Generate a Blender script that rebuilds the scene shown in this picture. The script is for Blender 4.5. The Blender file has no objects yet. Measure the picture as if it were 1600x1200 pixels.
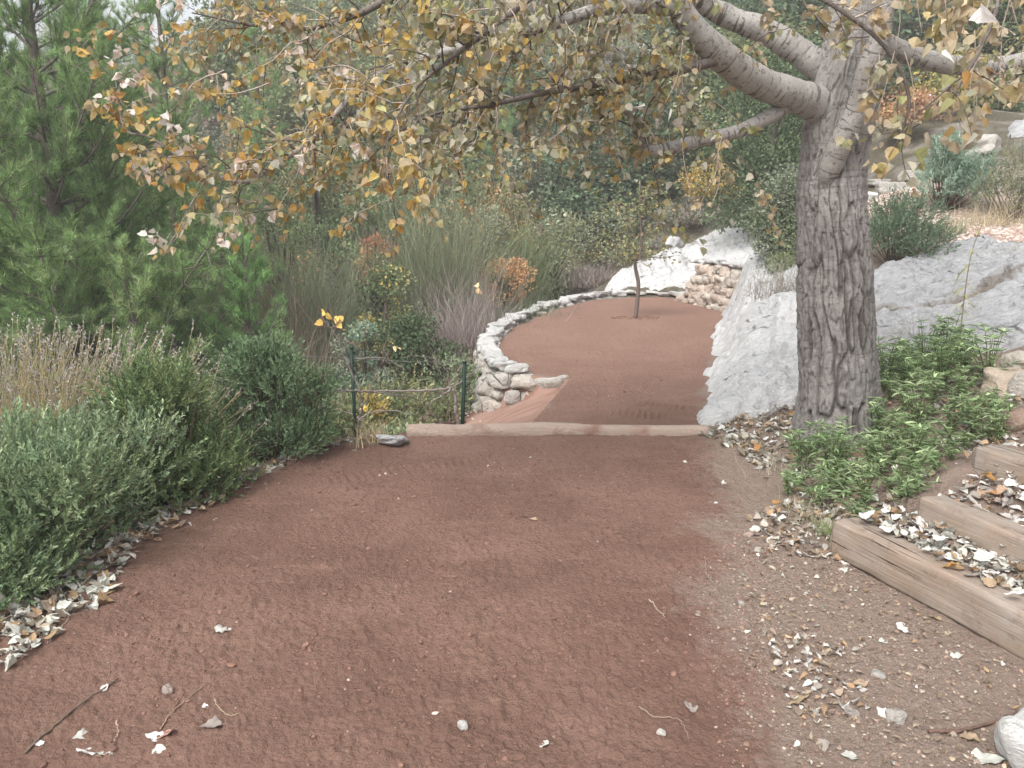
import bpy, math
import numpy as np
from mathutils import Vector
R = math.radians
S = bpy.context.scene
COL = S.collection

# ------------------------------------------------------------------ camera, world, sun, exposure
FPX, TILT, EYE = 1232.0, math.atan(270 / 1232), 1.6
cam_d = bpy.data.cameras.new('camera'); cam = bpy.data.objects.new('camera', cam_d); COL.objects.link(cam)
cam.location = (0, 0, EYE); cam.rotation_euler = (math.pi / 2 - TILT, 0, 0)
cam_d.sensor_width = 36; cam_d.lens = FPX / 1600 * 36; cam_d.clip_start = .05; cam_d.clip_end = 600
S.camera = cam
W = bpy.data.worlds.new('World'); S.world = W; W.use_nodes = True
wn = W.node_tree; bg = wn.nodes['Background']
sky = wn.nodes.new('ShaderNodeTexSky'); sky.sky_type = 'NISHITA'; sky.sun_disc = False
SUN_EL, SUN_AZ = R(52), R(215)          # azimuth measured clockwise from +Y: behind the camera, to the left
sky.sun_elevation = SUN_EL; sky.sun_rotation = SUN_AZ; sky.dust_density = 4; sky.air_density = 1.2
hs = wn.nodes.new('ShaderNodeHueSaturation'); hs.inputs['Saturation'].default_value = .22
wn.links.new(sky.outputs[0], hs.inputs['Color']); wn.links.new(hs.outputs[0], bg.inputs[0])
bg.inputs[1].default_value = .15
sun_d = bpy.data.lights.new('sun', 'SUN'); sun = bpy.data.objects.new('sun', sun_d); COL.objects.link(sun)
sun_d.energy = 1.3; sun_d.angle = R(25); sun_d.color = (1, .965, .92)
sd = Vector((math.sin(SUN_AZ) * math.cos(SUN_EL), math.cos(SUN_AZ) * math.cos(SUN_EL), math.sin(SUN_EL)))
sun.rotation_euler = sd.to_track_quat('Z', 'Y').to_euler()
S.view_settings.view_transform = 'Standard'; S.view_settings.look = 'None'
S.view_settings.exposure = 1.05; S.view_settings.gamma = 1
S.render.engine = 'CYCLES'; S.cycles.use_denoising = True
S.cycles.max_bounces = 6; S.cycles.diffuse_bounces = 3; S.cycles.transmission_bounces = 4; S.cycles.glossy_bounces = 2
S.cycles.use_adaptive_sampling = True; S.cycles.adaptive_threshold = .02

# ------------------------------------------------------------------ numeric helpers
rng = np.random.default_rng(7)
def ray(px, py):
    u, v = (px - 800) / FPX, (600 - py) / FPX
    return np.array([u, math.cos(TILT) + v * math.sin(TILT), -math.sin(TILT) + v * math.cos(TILT)])
def atY(px, py, Y):
    d = ray(px, py); t = Y / d[1]
    return np.array([0, 0, EYE]) + t * d
def atZ(px, py, z=0.0):
    d = ray(px, py); t = (z - EYE) / d[2]
    return np.array([0, 0, EYE]) + t * d
def lin(r, g, b):
    c = np.array([r, g, b]) / 255.0
    return np.where(c <= .04045, c / 12.92, ((c + .055) / 1.055) ** 2.4)
def unit(v): return v / np.maximum(np.linalg.norm(v, axis=-1, keepdims=True), 1e-9)
def sstep(a, b, x):
    t = np.clip((x - a) / (b - a), 0, 1); return t * t * (3 - 2 * t)
def hsh(ix, iy, seed=0):
    n = (ix.astype(np.int64) * 374761393 + iy.astype(np.int64) * 668265263 + seed * 1274126177) & 0xffffffff
    n = ((n ^ (n >> 13)) * 1274126177) & 0xffffffff
    n = ((n ^ (n >> 16)) * 2246822519) & 0xffffffff
    return ((n ^ (n >> 15)) & 0xffffff) / float(0x1000000)
def vnoise(x, y, seed=0):
    ix, iy = np.floor(x), np.floor(y); fx, fy = x - ix, y - iy
    fx = fx ** 3 * (fx * (fx * 6 - 15) + 10); fy = fy ** 3 * (fy * (fy * 6 - 15) + 10)
    a, b = hsh(ix, iy, seed), hsh(ix + 1, iy, seed); c, d = hsh(ix, iy + 1, seed), hsh(ix + 1, iy + 1, seed)
    return (a + (b - a) * fx + (c - a) * fy + (a - b - c + d) * fx * fy) * 2 - 1
def fbm(x, y, o=4, seed=0, g=.5):
    s, a = 0, 1
    for k in range(o):
        s = s + a * vnoise(x, y, seed + k); a *= g
        x, y = x * 1.93 + y * .5 + 7.3, y * 1.93 - x * .5 + 3.1
    return s
def worley(x, y, seed=0, per=None):
    ix, iy = np.floor(x), np.floor(y); f1 = np.full(x.shape, 9.); f2 = f1.copy()
    for dx in (-1, 0, 1):
        for dy in (-1, 0, 1):
            cx, cy = ix + dx, iy + dy; hx = np.mod(cx, per) if per else cx
            d = np.hypot(cx + .15 + .7 * hsh(hx, cy, seed) - x, cy + .15 + .7 * hsh(hx, cy, seed + 9) - y)
            f2 = np.minimum(f2, np.maximum(f1, d)); f1 = np.minimum(f1, d)
    return f1, f2
def poly_sd(x, y, P):                 # signed distance to polygon, negative inside
    P = np.asarray(P, float); Q = np.roll(P, -1, 0); d = np.full(x.shape, 1e9); ins = np.zeros(x.shape, bool)
    for (ax, ay), (bx, by) in zip(P, Q):
        ex, ey = bx - ax, by - ay
        t = np.clip(((x - ax) * ex + (y - ay) * ey) / (ex * ex + ey * ey + 1e-12), 0, 1)
        d = np.minimum(d, np.hypot(x - ax - t * ex, y - ay - t * ey))
        c = (ay > y) != (by > y)
        ins ^= c & (x < (bx - ax) * (y - ay) / (by - ay + 1e-12) + ax)
    return np.where(ins, -d, d)
def spline(P, n):
    P = np.asarray(P, float); Q = np.vstack([2 * P[0] - P[1], P, 2 * P[-1] - P[-2]]); m = len(P) - 1
    t = np.linspace(0, m, n); i = np.minimum(t.astype(int), m - 1); f = (t - i)[:, None]
    a, b, c, d = Q[i], Q[i + 1], Q[i + 2], Q[i + 3]
    return .5 * (2 * b + (c - a) * f + (2 * a - 5 * b + 4 * c - d) * f ** 2 + (3 * b - a - 3 * c + d) * f ** 3)

# ------------------------------------------------------------------ object helpers
class MB:
    def __init__(s): s.V, s.F, s.C, s.U, s.n = [], [], [], [], 0
    def add(s, V, F, col=None, uv=None):
        V = np.asarray(V, np.float32); s.V.append(V)
        for f in (F if isinstance(F, list) else [F]): s.F.append(np.asarray(f, np.int64) + s.n)
        c = np.ones((len(V), 4), np.float32)
        if col is not None: c[:, :3] = col
        s.C.append(c); s.U.append(np.zeros((len(V), 2), np.float32) if uv is None else np.asarray(uv, np.float32))
        s.n += len(V); return s
    def build(s, name, mat, parent=None, loc=None, smooth=True, extra=None):
        V = np.vstack(s.V)
        if loc is not None: V = V - np.asarray(loc, np.float32)
        me = bpy.data.meshes.new(name); me.vertices.add(len(V)); me.vertices.foreach_set('co', V.ravel())
        lv = np.concatenate([f.ravel() for f in s.F]); ls = []; o = 0
        for f in s.F: ls.append(o + np.arange(len(f)) * f.shape[1]); o += f.size
        ls = np.concatenate(ls)
        me.loops.add(len(lv)); me.loops.foreach_set('vertex_index', lv.astype(np.int32))
        me.polygons.add(len(ls)); me.polygons.foreach_set('loop_start', ls.astype(np.int32))
        me.update(calc_edges=True)
        me.polygons.foreach_set('use_smooth', np.full(len(ls), smooth))
        a = me.attributes.new('col', 'FLOAT_COLOR', 'POINT'); a.data.foreach_set('color', np.vstack(s.C).ravel())
        uv = np.vstack(s.U)
        if np.any(uv):
            b = me.attributes.new('st', 'FLOAT_VECTOR', 'POINT'); b.data.foreach_set('vector', np.c_[uv, np.zeros(len(uv))].astype(np.float32).ravel())
        me.materials.append(mat); me.validate()
        ob = bpy.data.objects.new(name, me); COL.objects.link(ob)
        if parent is not None: ob.parent = parent
        if loc is not None and parent is None: ob.location = loc
        return ob
def tag(o, label=None, cat=None, group=None, kind=None):
    if label: o['label'] = label
    if cat: o['category'] = cat
    if group: o['group'] = group
    if kind: o['kind'] = kind
    return o
def thing(name, label, cat, loc=(0, 0, 0), group=None, rz=0):
    o = bpy.data.objects.new(name, None); COL.objects.link(o); o.location = loc; o.rotation_euler = (0, 0, rz); o.empty_display_size = .1
    return tag(o, label, cat, group)
def copy_thing(o, loc, rz=0, sc=1, label=None, group=None, rot=None):
    c = o.copy(); COL.objects.link(c); c.location = loc; c.rotation_euler = rot or (0, 0, rz)
    c.scale = sc if hasattr(sc, '__len__') else (sc,) * 3
    for ch in o.children:
        d = ch.copy(); COL.objects.link(d); d.parent = c
    return tag(c, label, group=group)
def tube(P, r, k=8, cap=True):
    P = np.asarray(P, float); n = len(P); r = np.broadcast_to(np.asarray(r, float), (n,))
    T = unit(np.gradient(P, axis=0)); ref = np.array([0, 0, 1.]) if abs(T[0, 2]) < .9 else np.array([1., 0, 0])
    A = np.zeros((n, 3)); a = unit(np.cross(T[0], ref))
    for i in range(n): a = unit(a - T[i] * np.dot(a, T[i])); A[i] = a
    B = np.cross(T, A); th = np.linspace(0, 2 * math.pi, k, endpoint=False)
    V = P[:, None] + r[:, None, None] * (np.cos(th)[None, :, None] * A[:, None] + np.sin(th)[None, :, None] * B[:, None])
    i, j = np.meshgrid(np.arange(n - 1), np.arange(k), indexing='ij'); j2 = (j + 1) % k
    F = np.stack([i * k + j, i * k + j2, (i + 1) * k + j2, (i + 1) * k + j], -1).reshape(-1, 4)
    L = np.r_[0, np.cumsum(np.linalg.norm(np.diff(P, axis=0), axis=1))]
    uv = np.stack([np.broadcast_to(th / (2 * math.pi), (n, k)), np.broadcast_to(L[:, None] + .01, (n, k))], -1).reshape(-1, 2)
    Fs = [F]
    if cap: Fs += [np.arange(k)[::-1][None], ((n - 1) * k + np.arange(k))[None]]
    return V.reshape(-1, 3), Fs, uv
def grid_faces(n, m):
    i, j = np.meshgrid(np.arange(n - 1), np.arange(m - 1), indexing='ij')
    return np.stack([i * m + j, (i + 1) * m + j, (i + 1) * m + j + 1, i * m + j + 1], -1).reshape(-1, 4)

RH = (np.array([[0, 0, 0], [.45, 1, .12], [1, 0, 0], [.45, -1, .12]]), np.array([[0, 1, 2, 3]]))
OV = (np.array([[0, 0, 0], [.3, -.85, .2], [.68, -.8, .2], [1, 0, 0], [.68, .8, .2], [.3, .85, .2]]), np.array([[0, 3, 2, 1], [0, 5, 4, 3]]))
LA = (np.array([[0, 0, 0], [.25, -.8, .15], [.6, -.75, .15], [1, 0, 0], [.6, .75, .15], [.25, .8, .15]]), np.array([[0, 3, 2, 1], [0, 5, 4, 3]]))
_o = [(0, 0), (.02, .45), (.22, .98), (.40, .80), (.55, .82), (.74, .42), (1, 0)]
_pv = [(.42, 0, 0)] + [(a, s, .1 * abs(s)) for a, s in _o] + [(a, -s, .1 * abs(s)) for a, s in _o[-2:0:-1]]
PO = (np.array(_pv, float), np.array([[0, 1 + i, 1 + (i + 1) % 12] for i in range(12)])[:, ::-1])
ND = (np.array([[0, .5, 0], [0, -.5, 0], [.6, -.9, 0], [1, 0, 0], [.6, .9, 0]]), np.array([[0, 1, 2, 4], [4, 2, 3, 3]])[:1])
NEED = (np.array([[0, 1, 0], [0, -1, 0], [1, 0, 0]]), np.array([[0, 1, 2]]))
def leaves(mb, C, A, N, L, Wd, col, tpl, curl=0., bend=0.):
    n = len(C)
    if n == 0: return
    T, F = tpl; A = unit(A); Sd = unit(np.cross(N, A)); N = np.cross(A, Sd)
    bc = lambda v: np.broadcast_to(np.asarray(v, float), (n,))[:, None, None]
    a, s, h = T[None, :, 0:1], T[None, :, 1:2], T[None, :, 2:3]; L, Wd, curl, bend = bc(L), bc(Wd), bc(curl), bc(bend)
    V = C[:, None] + a * L * A[:, None] + s * Wd / 2 * Sd[:, None] + (h * Wd + curl * s * s * Wd + bend * a * a * L) * N[:, None]
    K = len(T)
    f = (F[None] + (np.arange(n) * K)[:, None, None]).reshape(-1, F.shape[1])
    mb.add(V.reshape(-1, 3), f, np.repeat(np.asarray(col), K, 0))
def rdir(g, n): return unit(g.normal(size=(n, 3)))
def pick(g, n, pal, var=.25):
    pal = np.asarray([p[:3] for p in pal]) if not isinstance(pal, tuple) else pal
    return pal[g.integers(0, len(pal), n)] * np.exp(g.normal(0, var, (n, 1)))
def lumps(mb, g, C, sz, col, flat=1.0):          # small irregular solids
    ph = (1 + 5 ** .5) / 2
    B = unit(np.array([(-1, ph, 0), (1, ph, 0), (-1, -ph, 0), (1, -ph, 0), (0, -1, ph), (0, 1, ph), (0, -1, -ph), (0, 1, -ph), (ph, 0, -1), (ph, 0, 1), (-ph, 0, -1), (-ph, 0, 1)], float))
    F = np.array([(0, 11, 5), (0, 5, 1), (0, 1, 7), (0, 7, 10), (0, 10, 11), (1, 5, 9), (5, 11, 4), (11, 10, 2), (10, 7, 6), (7, 1, 8), (3, 9, 4), (3, 4, 2), (3, 2, 6), (3, 6, 8), (3, 8, 9), (4, 9, 5), (2, 4, 11), (6, 2, 10), (8, 6, 7), (9, 8, 1)])
    n = len(C); q = g.uniform(.65, 1.25, (n, 12, 1)) * B[None] * g.uniform(.6, 1.3, (n, 1, 3))
    th = g.uniform(0, 6.28, n); c, s = np.cos(th)[:, None], np.sin(th)[:, None]
    q = np.stack([q[..., 0] * c - q[..., 1] * s, q[..., 0] * s + q[..., 1] * c, q[..., 2] * flat], -1)
    V = C[:, None] + q * np.asarray(sz).reshape(-1, 1, 1)
    mb.add(V.reshape(-1, 3), (F[None] + (np.arange(n) * 12)[:, None, None]).reshape(-1, 3), np.repeat(col, 12, 0))
def stone(mb, g, c, sz, rot, col, p=3.2, amp=.10, k=6):   # rounded irregular block; rot = 3x3
    t = np.linspace(-1, 1, k); u, v = np.meshgrid(t, t, indexing='ij'); V = []; F = []
    gf = grid_faces(k, k); o = 0
    for ax in range(3):
        for s in (1, -1):
            q = np.zeros((k * k, 3)); q[:, ax] = s; q[:, (ax + 1) % 3] = u.ravel(); q[:, (ax + 2) % 3] = v.ravel() * s
            V.append(q); F.append(gf + o); o += k * k
    V = np.vstack(V); nrm = (np.abs(V) ** p).sum(1) ** (1 / p); V = V / nrm[:, None]
    sh = g.uniform(-.22, .22, 3); V = V * (1 + V[:, [1, 2, 0]] * sh)
    w = g.normal(size=(5, 3)) * 2.6; ph = g.uniform(0, 6.28, 5)
    V = V * (1 + amp * np.sin(V @ w.T + ph).sum(1)[:, None] / 2.2)
    V = (V * np.asarray(sz) / 2) @ np.asarray(rot).T + c
    mb.add(V, F, col)
def rotz(a, tx=0, ty=0):
    ca, sa = math.cos(a), math.sin(a); Z = np.array([[ca, -sa, 0], [sa, ca, 0], [0, 0, 1]])
    X = np.array([[1, 0, 0], [0, math.cos(tx), -math.sin(tx)], [0, math.sin(tx), math.cos(tx)]])
    Y = np.array([[math.cos(ty), 0, math.sin(ty)], [0, 1, 0], [-math.sin(ty), 0, math.cos(ty)]])
    return Z @ X @ Y

# ------------------------------------------------------------------ materials
class NT:
    def __init__(s, name):
        s.m = bpy.data.materials.new(name); s.m.use_nodes = True; s.t = s.m.node_tree; s.p = s.t.nodes['Principled BSDF']; s.out = s.t.nodes['Material Output']
        s.p.inputs['Specular IOR Level'].default_value = .25
    def n(s, ty, ins=None, **kw):
        x = s.t.nodes.new('ShaderNode' + ty)
        for k, v in kw.items(): setattr(x, k, v)
        for k, v in (ins or {}).items(): s.put(x.inputs[k], v)
        return x
    def put(s, sock, v):
        if isinstance(v, bpy.types.NodeSocket): s.t.links.new(v, sock)
        elif isinstance(v, bpy.types.Node): s.t.links.new(v.outputs[0], sock)
        elif hasattr(v, '__len__') and len(v) == 3 and sock.type == 'RGBA': sock.default_value = (*v, 1)
        else: sock.default_value = v
    def attr(s, name): return s.n('Attribute', attribute_name=name)
    def noise(s, vec, scale, detail=4, rough=.55, dist=0): return s.n('TexNoise', {'Vector': vec, 'Scale': scale, 'Detail': detail, 'Roughness': rough, 'Distortion': dist}).outputs[0]
    def ramp(s, fac, a, b, ca=(0, 0, 0), cb=(1, 1, 1)):
        r = s.n('ValToRGB', {'Fac': fac}); e = r.color_ramp.elements
        e[0].position, e[1].position = a, b; e[0].color, e[1].color = (*ca, 1), (*cb, 1); return r.outputs[0]
    def mix(s, f, a, b, mode='MIX'):
        x = s.n('Mix', data_type='RGBA', blend_type=mode); s.put(x.inputs['Factor'], f); s.put(x.inputs[6], a); s.put(x.inputs[7], b); return x.outputs[2]
    def math(s, op, a, b=0): return s.n('Math', {0: a, 1: b}, operation=op).outputs[0]
    def obj(s): return s.n('TexCoord').outputs['Object']
    def pos(s): return s.n('NewGeometry').outputs['Position']
    def scale(s, v, sc): return s.n('Mapping', {'Vector': v, 'Scale': sc}).outputs[0]
    def bump(s, h, d=.01, st=1.): s.put(s.p.inputs['Normal'], s.n('Bump', {'Height': h, 'Distance': d, 'Strength': st}))
    def done(s, col, rough=.9):
        s.put(s.p.inputs['Base Color'], col); s.put(s.p.inputs['Roughness'], rough); return s.m
def leaf_mat(name, trans=.3, back=None, rough=.6, mottle=0, gain=1., sat=1.):
    q = NT(name); c = q.attr('col').outputs[0]
    if gain != 1: hs_ = q.n('HueSaturation', {'Color': c, 'Saturation': sat, 'Value': gain}); c = hs_.outputs[0]
    rnd = q.n('ObjectInfo').outputs['Random']
    c = q.mix(1, c, q.ramp(rnd, 0, 1, (.86, .9, .84), (1.12, 1.08, 1.1)), 'MULTIPLY')
    if mottle: c = q.mix(q.ramp(q.noise(q.obj(), 90, 3), .5, .75, (0, 0, 0), (mottle,) * 3), c, (.20, .12, .06))
    if back is not None: c = q.mix(q.math('MULTIPLY', q.n('NewGeometry').outputs['Backfacing'], .38), c, back)
    q.done(c, rough)
    tr = q.n('BsdfTranslucent', {'Color': c}); mx = q.n('MixShader', {0: trans, 1: q.p.outputs[0], 2: tr.outputs[0]})
    q.t.links.new(mx.outputs[0], q.out.inputs[0]); return q.m
M_leaf = leaf_mat('leaf_green', gain=1.65, sat=.93); M_pop = leaf_mat('poplar_leaf', .35, (.46, .43, .37), .65, .30, 1.10, .97)
M_need = leaf_mat('pine_needle', .2, gain=2.9, sat=.9); M_dry = leaf_mat('dry_stem', .1, None, .8, gain=1.3, sat=.95)
def flat_mat(name, rough=.9):
    q = NT(name); c = q.attr('col').outputs[0]; n = q.noise(q.obj(), 40, 4)
    q.bump(q.noise(q.obj(), 120, 4), .004, .7)
    return q.done(q.mix(1, c, q.ramp(n, .25, .75, (.7, .7, .7), (1.25, 1.25, 1.25)), 'MULTIPLY'), rough)
M_twig = flat_mat('twig_bark'); M_clod = flat_mat('soil_clod', 1.)
def bark_mat():
    q = NT('poplar_bark'); st = q.attr('st').outputs['Vector']; c = q.attr('col').outputs[0]
    band = q.noise(q.scale(st, (2.2, 34, 1)), 1, 4, .65, .6)
    spot = q.noise(q.scale(st, (14, 30, 1)), 1, 3, .6, .3)
    m = q.math('MAXIMUM', q.ramp(band, .565, .61), q.math('MULTIPLY', q.ramp(spot, .585, .64), .8))
    fine = q.noise(q.pos(), 60, 5)
    pale = q.mix(q.noise(q.pos(), 9, 3), (.44, .42, .39), (.31, .29, .27))
    pale = q.mix(1, pale, q.ramp(fine, .2, .8, (.8, .8, .8), (1.15, 1.15, 1.15)), 'MULTIPLY')
    smooth_c = q.mix(q.math('MULTIPLY', m, .85), pale, (.115, .10, .09))
    rough_c = q.mix(1, c, q.ramp(q.noise(q.pos(), 75, 5), .25, .75, (.72, .72, .72), (1.2, 1.2, 1.2)), 'MULTIPLY')
    w = q.attr('col').outputs['Alpha']
    q.bump(q.math('ADD', q.noise(q.pos(), 130, 5), q.math('MULTIPLY', m, -.6)), .006, .8)
    return q.done(q.mix(w, smooth_c, rough_c), .9)
M_bark = bark_mat()
def rock_mat(name, a, b, stain, streak=(3, 12, 12), cover=.55):
    q = NT(name); P = q.pos()
    v = q.scale(q.n('Mapping', {'Vector': P, 'Rotation': (0, .5, .5)}).outputs[0], streak)
    n1 = q.noise(v, 1, 7, .65, .5); n2 = q.noise(P, 3, 5); n3 = q.noise(v, 3.1, 6, .7)
    c = q.mix(n2, a, b); c = q.mix(q.ramp(n1, cover, cover + .2), c, stain)
    c = q.mix(1, c, q.ramp(n3, .3, .7, (.74, .74, .75), (1.06, 1.06, 1.06)), 'MULTIPLY')
    c = q.mix(1, c, q.attr('col').outputs[0], 'MULTIPLY')
    c = q.mix(q.ramp(q.noise(P, 14, 6, .75), .60, .72, (0, 0, 0), (.6,) * 3), c, stain)
    cr = q.n('TexVoronoi', {'Vector': v, 'Scale': .28, 'Randomness': 1}, feature='DISTANCE_TO_EDGE').outputs[0]; ck = q.ramp(q.math('ADD', q.math('ADD', cr, q.math('MULTIPLY', q.noise(P, 7, 5), .22)), q.math('MULTIPLY', q.noise(P, 1.1, 2), .30)), .20, .235)
    c = q.mix(ck, tuple(x * .6 for x in stain), c)
    q.bump(q.math('ADD', q.math('ADD', n1, q.math('MULTIPLY', n3, .8)), q.math('MULTIPLY', ck, .5)), .07, .9); return q.done(c, .95)
M_rock = rock_mat('white_limestone', (.84, .835, .825), (.74, .735, .725), (.46, .455, .45))
M_rock2 = rock_mat('grey_limestone', (.64, .64, .645), (.52, .52, .525), (.30, .295, .285), cover=.52)
M_stone = rock_mat('wall_stone', (.78, .755, .715), (.64, .61, .565), (.42, .39, .35), (9, 9, 14), .68)
def wood_mat():
    q = NT('weathered_timber'); st = q.attr('st').outputs['Vector']; P = q.obj()
    g1 = q.noise(q.scale(st, (1.6, 38, 38)), 1, 6, .65, .35); g2 = q.noise(q.scale(st, (4, 120, 120)), 1, 4)
    c = q.mix(g1, (.235, .17, .125), (.37, .295, .235)); c = q.mix(q.ramp(q.noise(P, 3.5, 5), .45, .7), c, (.33, .295, .26))
    c = q.mix(q.ramp(q.noise(P, 13, 6, .7), .55, .72, (0, 0, 0), (.65,) * 3), c, (.15, .105, .075)); c = q.mix(q.ramp(q.noise(P, 70, 4, .7), .58, .7, (0, 0, 0), (.6,) * 3), c, (.40, .35, .30))
    crack = q.ramp(q.noise(q.scale(st, (1.1, 30, 30)), 1.3, 4, .6, 1.0), .63, .66)
    c = q.mix(crack, c, (.055, .036, .025)); c = q.mix(1, c, q.ramp(g2, .3, .7, (.8, .8, .8), (1.12, 1.12, 1.12)), 'MULTIPLY')
    q.bump(q.math('SUBTRACT', q.math('ADD', g1, q.math('MULTIPLY', g2, .4)), crack), .006, .8); return q.done(c, .85)
M_wood = wood_mat()
def ground_mat():
    q = NT('earth'); P = q.pos(); z = q.attr('col'); sp = q.n('SeparateColor', {0: z.outputs[0]}).outputs
    wob = q.noise(P, 9, 5, .65)
    def w(s): return q.ramp(q.math('ADD', s, q.math('MULTIPLY', q.math('SUBTRACT', wob, .5), .7)), .38, .62)
    fine = q.noise(P, 160, 5, .7); mid = q.noise(P, 22, 5, .6); big = q.noise(P, 1.3, 5, .6)
    drag = q.noise(q.scale(P, (2.4, 9, 1)), 1, 4, .6, .5)
    soil = q.mix(q.ramp(big, .40, .62), (.208, .120, .089), (.278, .168, .127))
    soil = q.mix(q.ramp(drag, .55, .75, (0, 0, 0), (.55,) * 3), soil, (.35, .22, .165))
    soil = q.mix(q.ramp(mid, .5, .7, (0, 0, 0), (.6,) * 3), soil, (.18, .102, .077))
    vg = q.n('TexVoronoi', {'Vector': P, 'Scale': 38})
    grit = q.math('MULTIPLY', q.math('LESS_THAN', vg.outputs[0], .16), q.math('GREATER_THAN', q.n('SeparateColor', {0: vg.outputs['Color']}).outputs[0], .93))
    soil = q.mix(q.math('MULTIPLY', grit, .7), soil, (.42, .33, .27))
    yy = q.n('SeparateXYZ', {0: P}).outputs[1]   # the upper terrace has dried paler
    soil = q.mix(q.ramp(q.n('MapRange', {0: q.math('ADD', yy, q.math('MULTIPLY', mid, 1.2)), 1: 5.6, 2: 10}).outputs[0], 0, 1, (0, 0, 0), (.55,) * 3), soil, (.38, .235, .18))
    vor = q.n('TexVoronoi', {'Vector': P, 'Scale': 48, 'Randomness': 1}); v2 = q.n('TexVoronoi', {'Vector': P, 'Scale': 130})
    gc = q.mix(q.n('SeparateColor', {0: vor.outputs['Color']}).outputs[0], (.25, .195, .155), (.39, .32, .27))
    peb = q.mix(q.ramp(vor.outputs[0], .22, .42), gc, (.28, .21, .17))
    peb = q.mix(q.ramp(mid, .42, .66), (.31, .235, .19), peb)
    path = q.mix(q.n('SeparateColor', {0: v2.outputs['Color']}).outputs[0], (.30, .21, .165), (.66, .54, .47))
    hill = q.mix(q.ramp(mid, .35, .65), (.085, .075, .045), (.19, .165, .125)); hill = q.mix(q.ramp(big, .5, .68), hill, (.33, .30, .27))
    bank = q.mix(q.ramp(drag, .35, .7), (.30, .172, .13), (.42, .28, .225))
    c = q.mix(w(sp[1]), hill, peb); c = q.mix(w(sp[2]), c, path); ws = q.ramp(q.math('ADD', sp[0], q.math('ADD', q.math('MULTIPLY', q.math('SUBTRACT', wob, .5), 1.1), q.math('MULTIPLY', q.math('SUBTRACT', q.noise(P, 45, 4, .7), .5), .9))), .28, .72); c = q.mix(ws, c, soil); c = q.mix(w(z.outputs['Alpha']), c, bank)
    c = q.mix(1, c, q.ramp(fine, .2, .8, (.74, .74, .74), (1.2, 1.2, 1.2)), 'MULTIPLY')
    rough_b = q.math('ADD', fine, q.math('ADD', q.math('MULTIPLY', mid, 1.3), q.math('MULTIPLY', q.noise(P, 60, 4, .65), 1.2)))
    q.bump(q.math('MULTIPLY', q.math('ADD', rough_b, q.math('MULTIPLY', vor.outputs[0], -.8)), q.math('SUBTRACT', 1, q.math('MULTIPLY', z.outputs['Alpha'], .45))), .016, .85)
    return q.done(c, 1.)
M_ground = ground_mat()
def paint_mat(name, col, rough=.5, metal=0):
    q = NT(name); n = q.noise(q.obj(), 25, 4); q.p.inputs['Metallic'].default_value = metal
    return q.done(q.mix(n, tuple(x * .75 for x in col), tuple(x * 1.2 for x in col)), rough)
M_post = paint_mat('green_paint', (.022, .045, .036)); M_wire = paint_mat('wire', (.3, .3, .29), .5, .6)

# ------------------------------------------------------------------ terrain
TERR = np.array([(-2.1, .6), (-1.95, 2.6), (-1.88, 3.1), (-1.8, 3.78), (-1.58, 4.63), (-1.3, 5.25), (-.78, 5.60), (.1, 5.69), (.56, 7.5), (-.05, 7.82), (-.14, 8.44), (-.22, 9.26), (-.02, 10.82),
                 (.62, 13.0), (1.54, 14.65), (2.43, 15.0), (3.3, 14.6), (3.56, 13.24), (2.24, 8.63), (1.42, 5.82), (1.45, 5.4), (1.62, 4.4), (1.5, 3.6), (1.88, 2.6), (1.9, .6), (1.6, -1.5), (-1.8, -1.5)])
BANK = np.array([(-.75, 5.64), (.12, 5.69), (.6, 7.52), (-.1, 7.9), (-.4, 7.95), (-.95, 7.3), (-1.0, 6.4)])
WALLP = np.array([(.60, 7.50), (.25, 7.70), (-.10, 7.90), (-.21, 8.44), (-.30, 9.26), (-.12, 10.9), (.56, 13.08), (1.5, 14.76), (2.43, 15.12), (3.2, 14.75)])
def px3(L): return [tuple(atY(*p)) for p in L]
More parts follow.
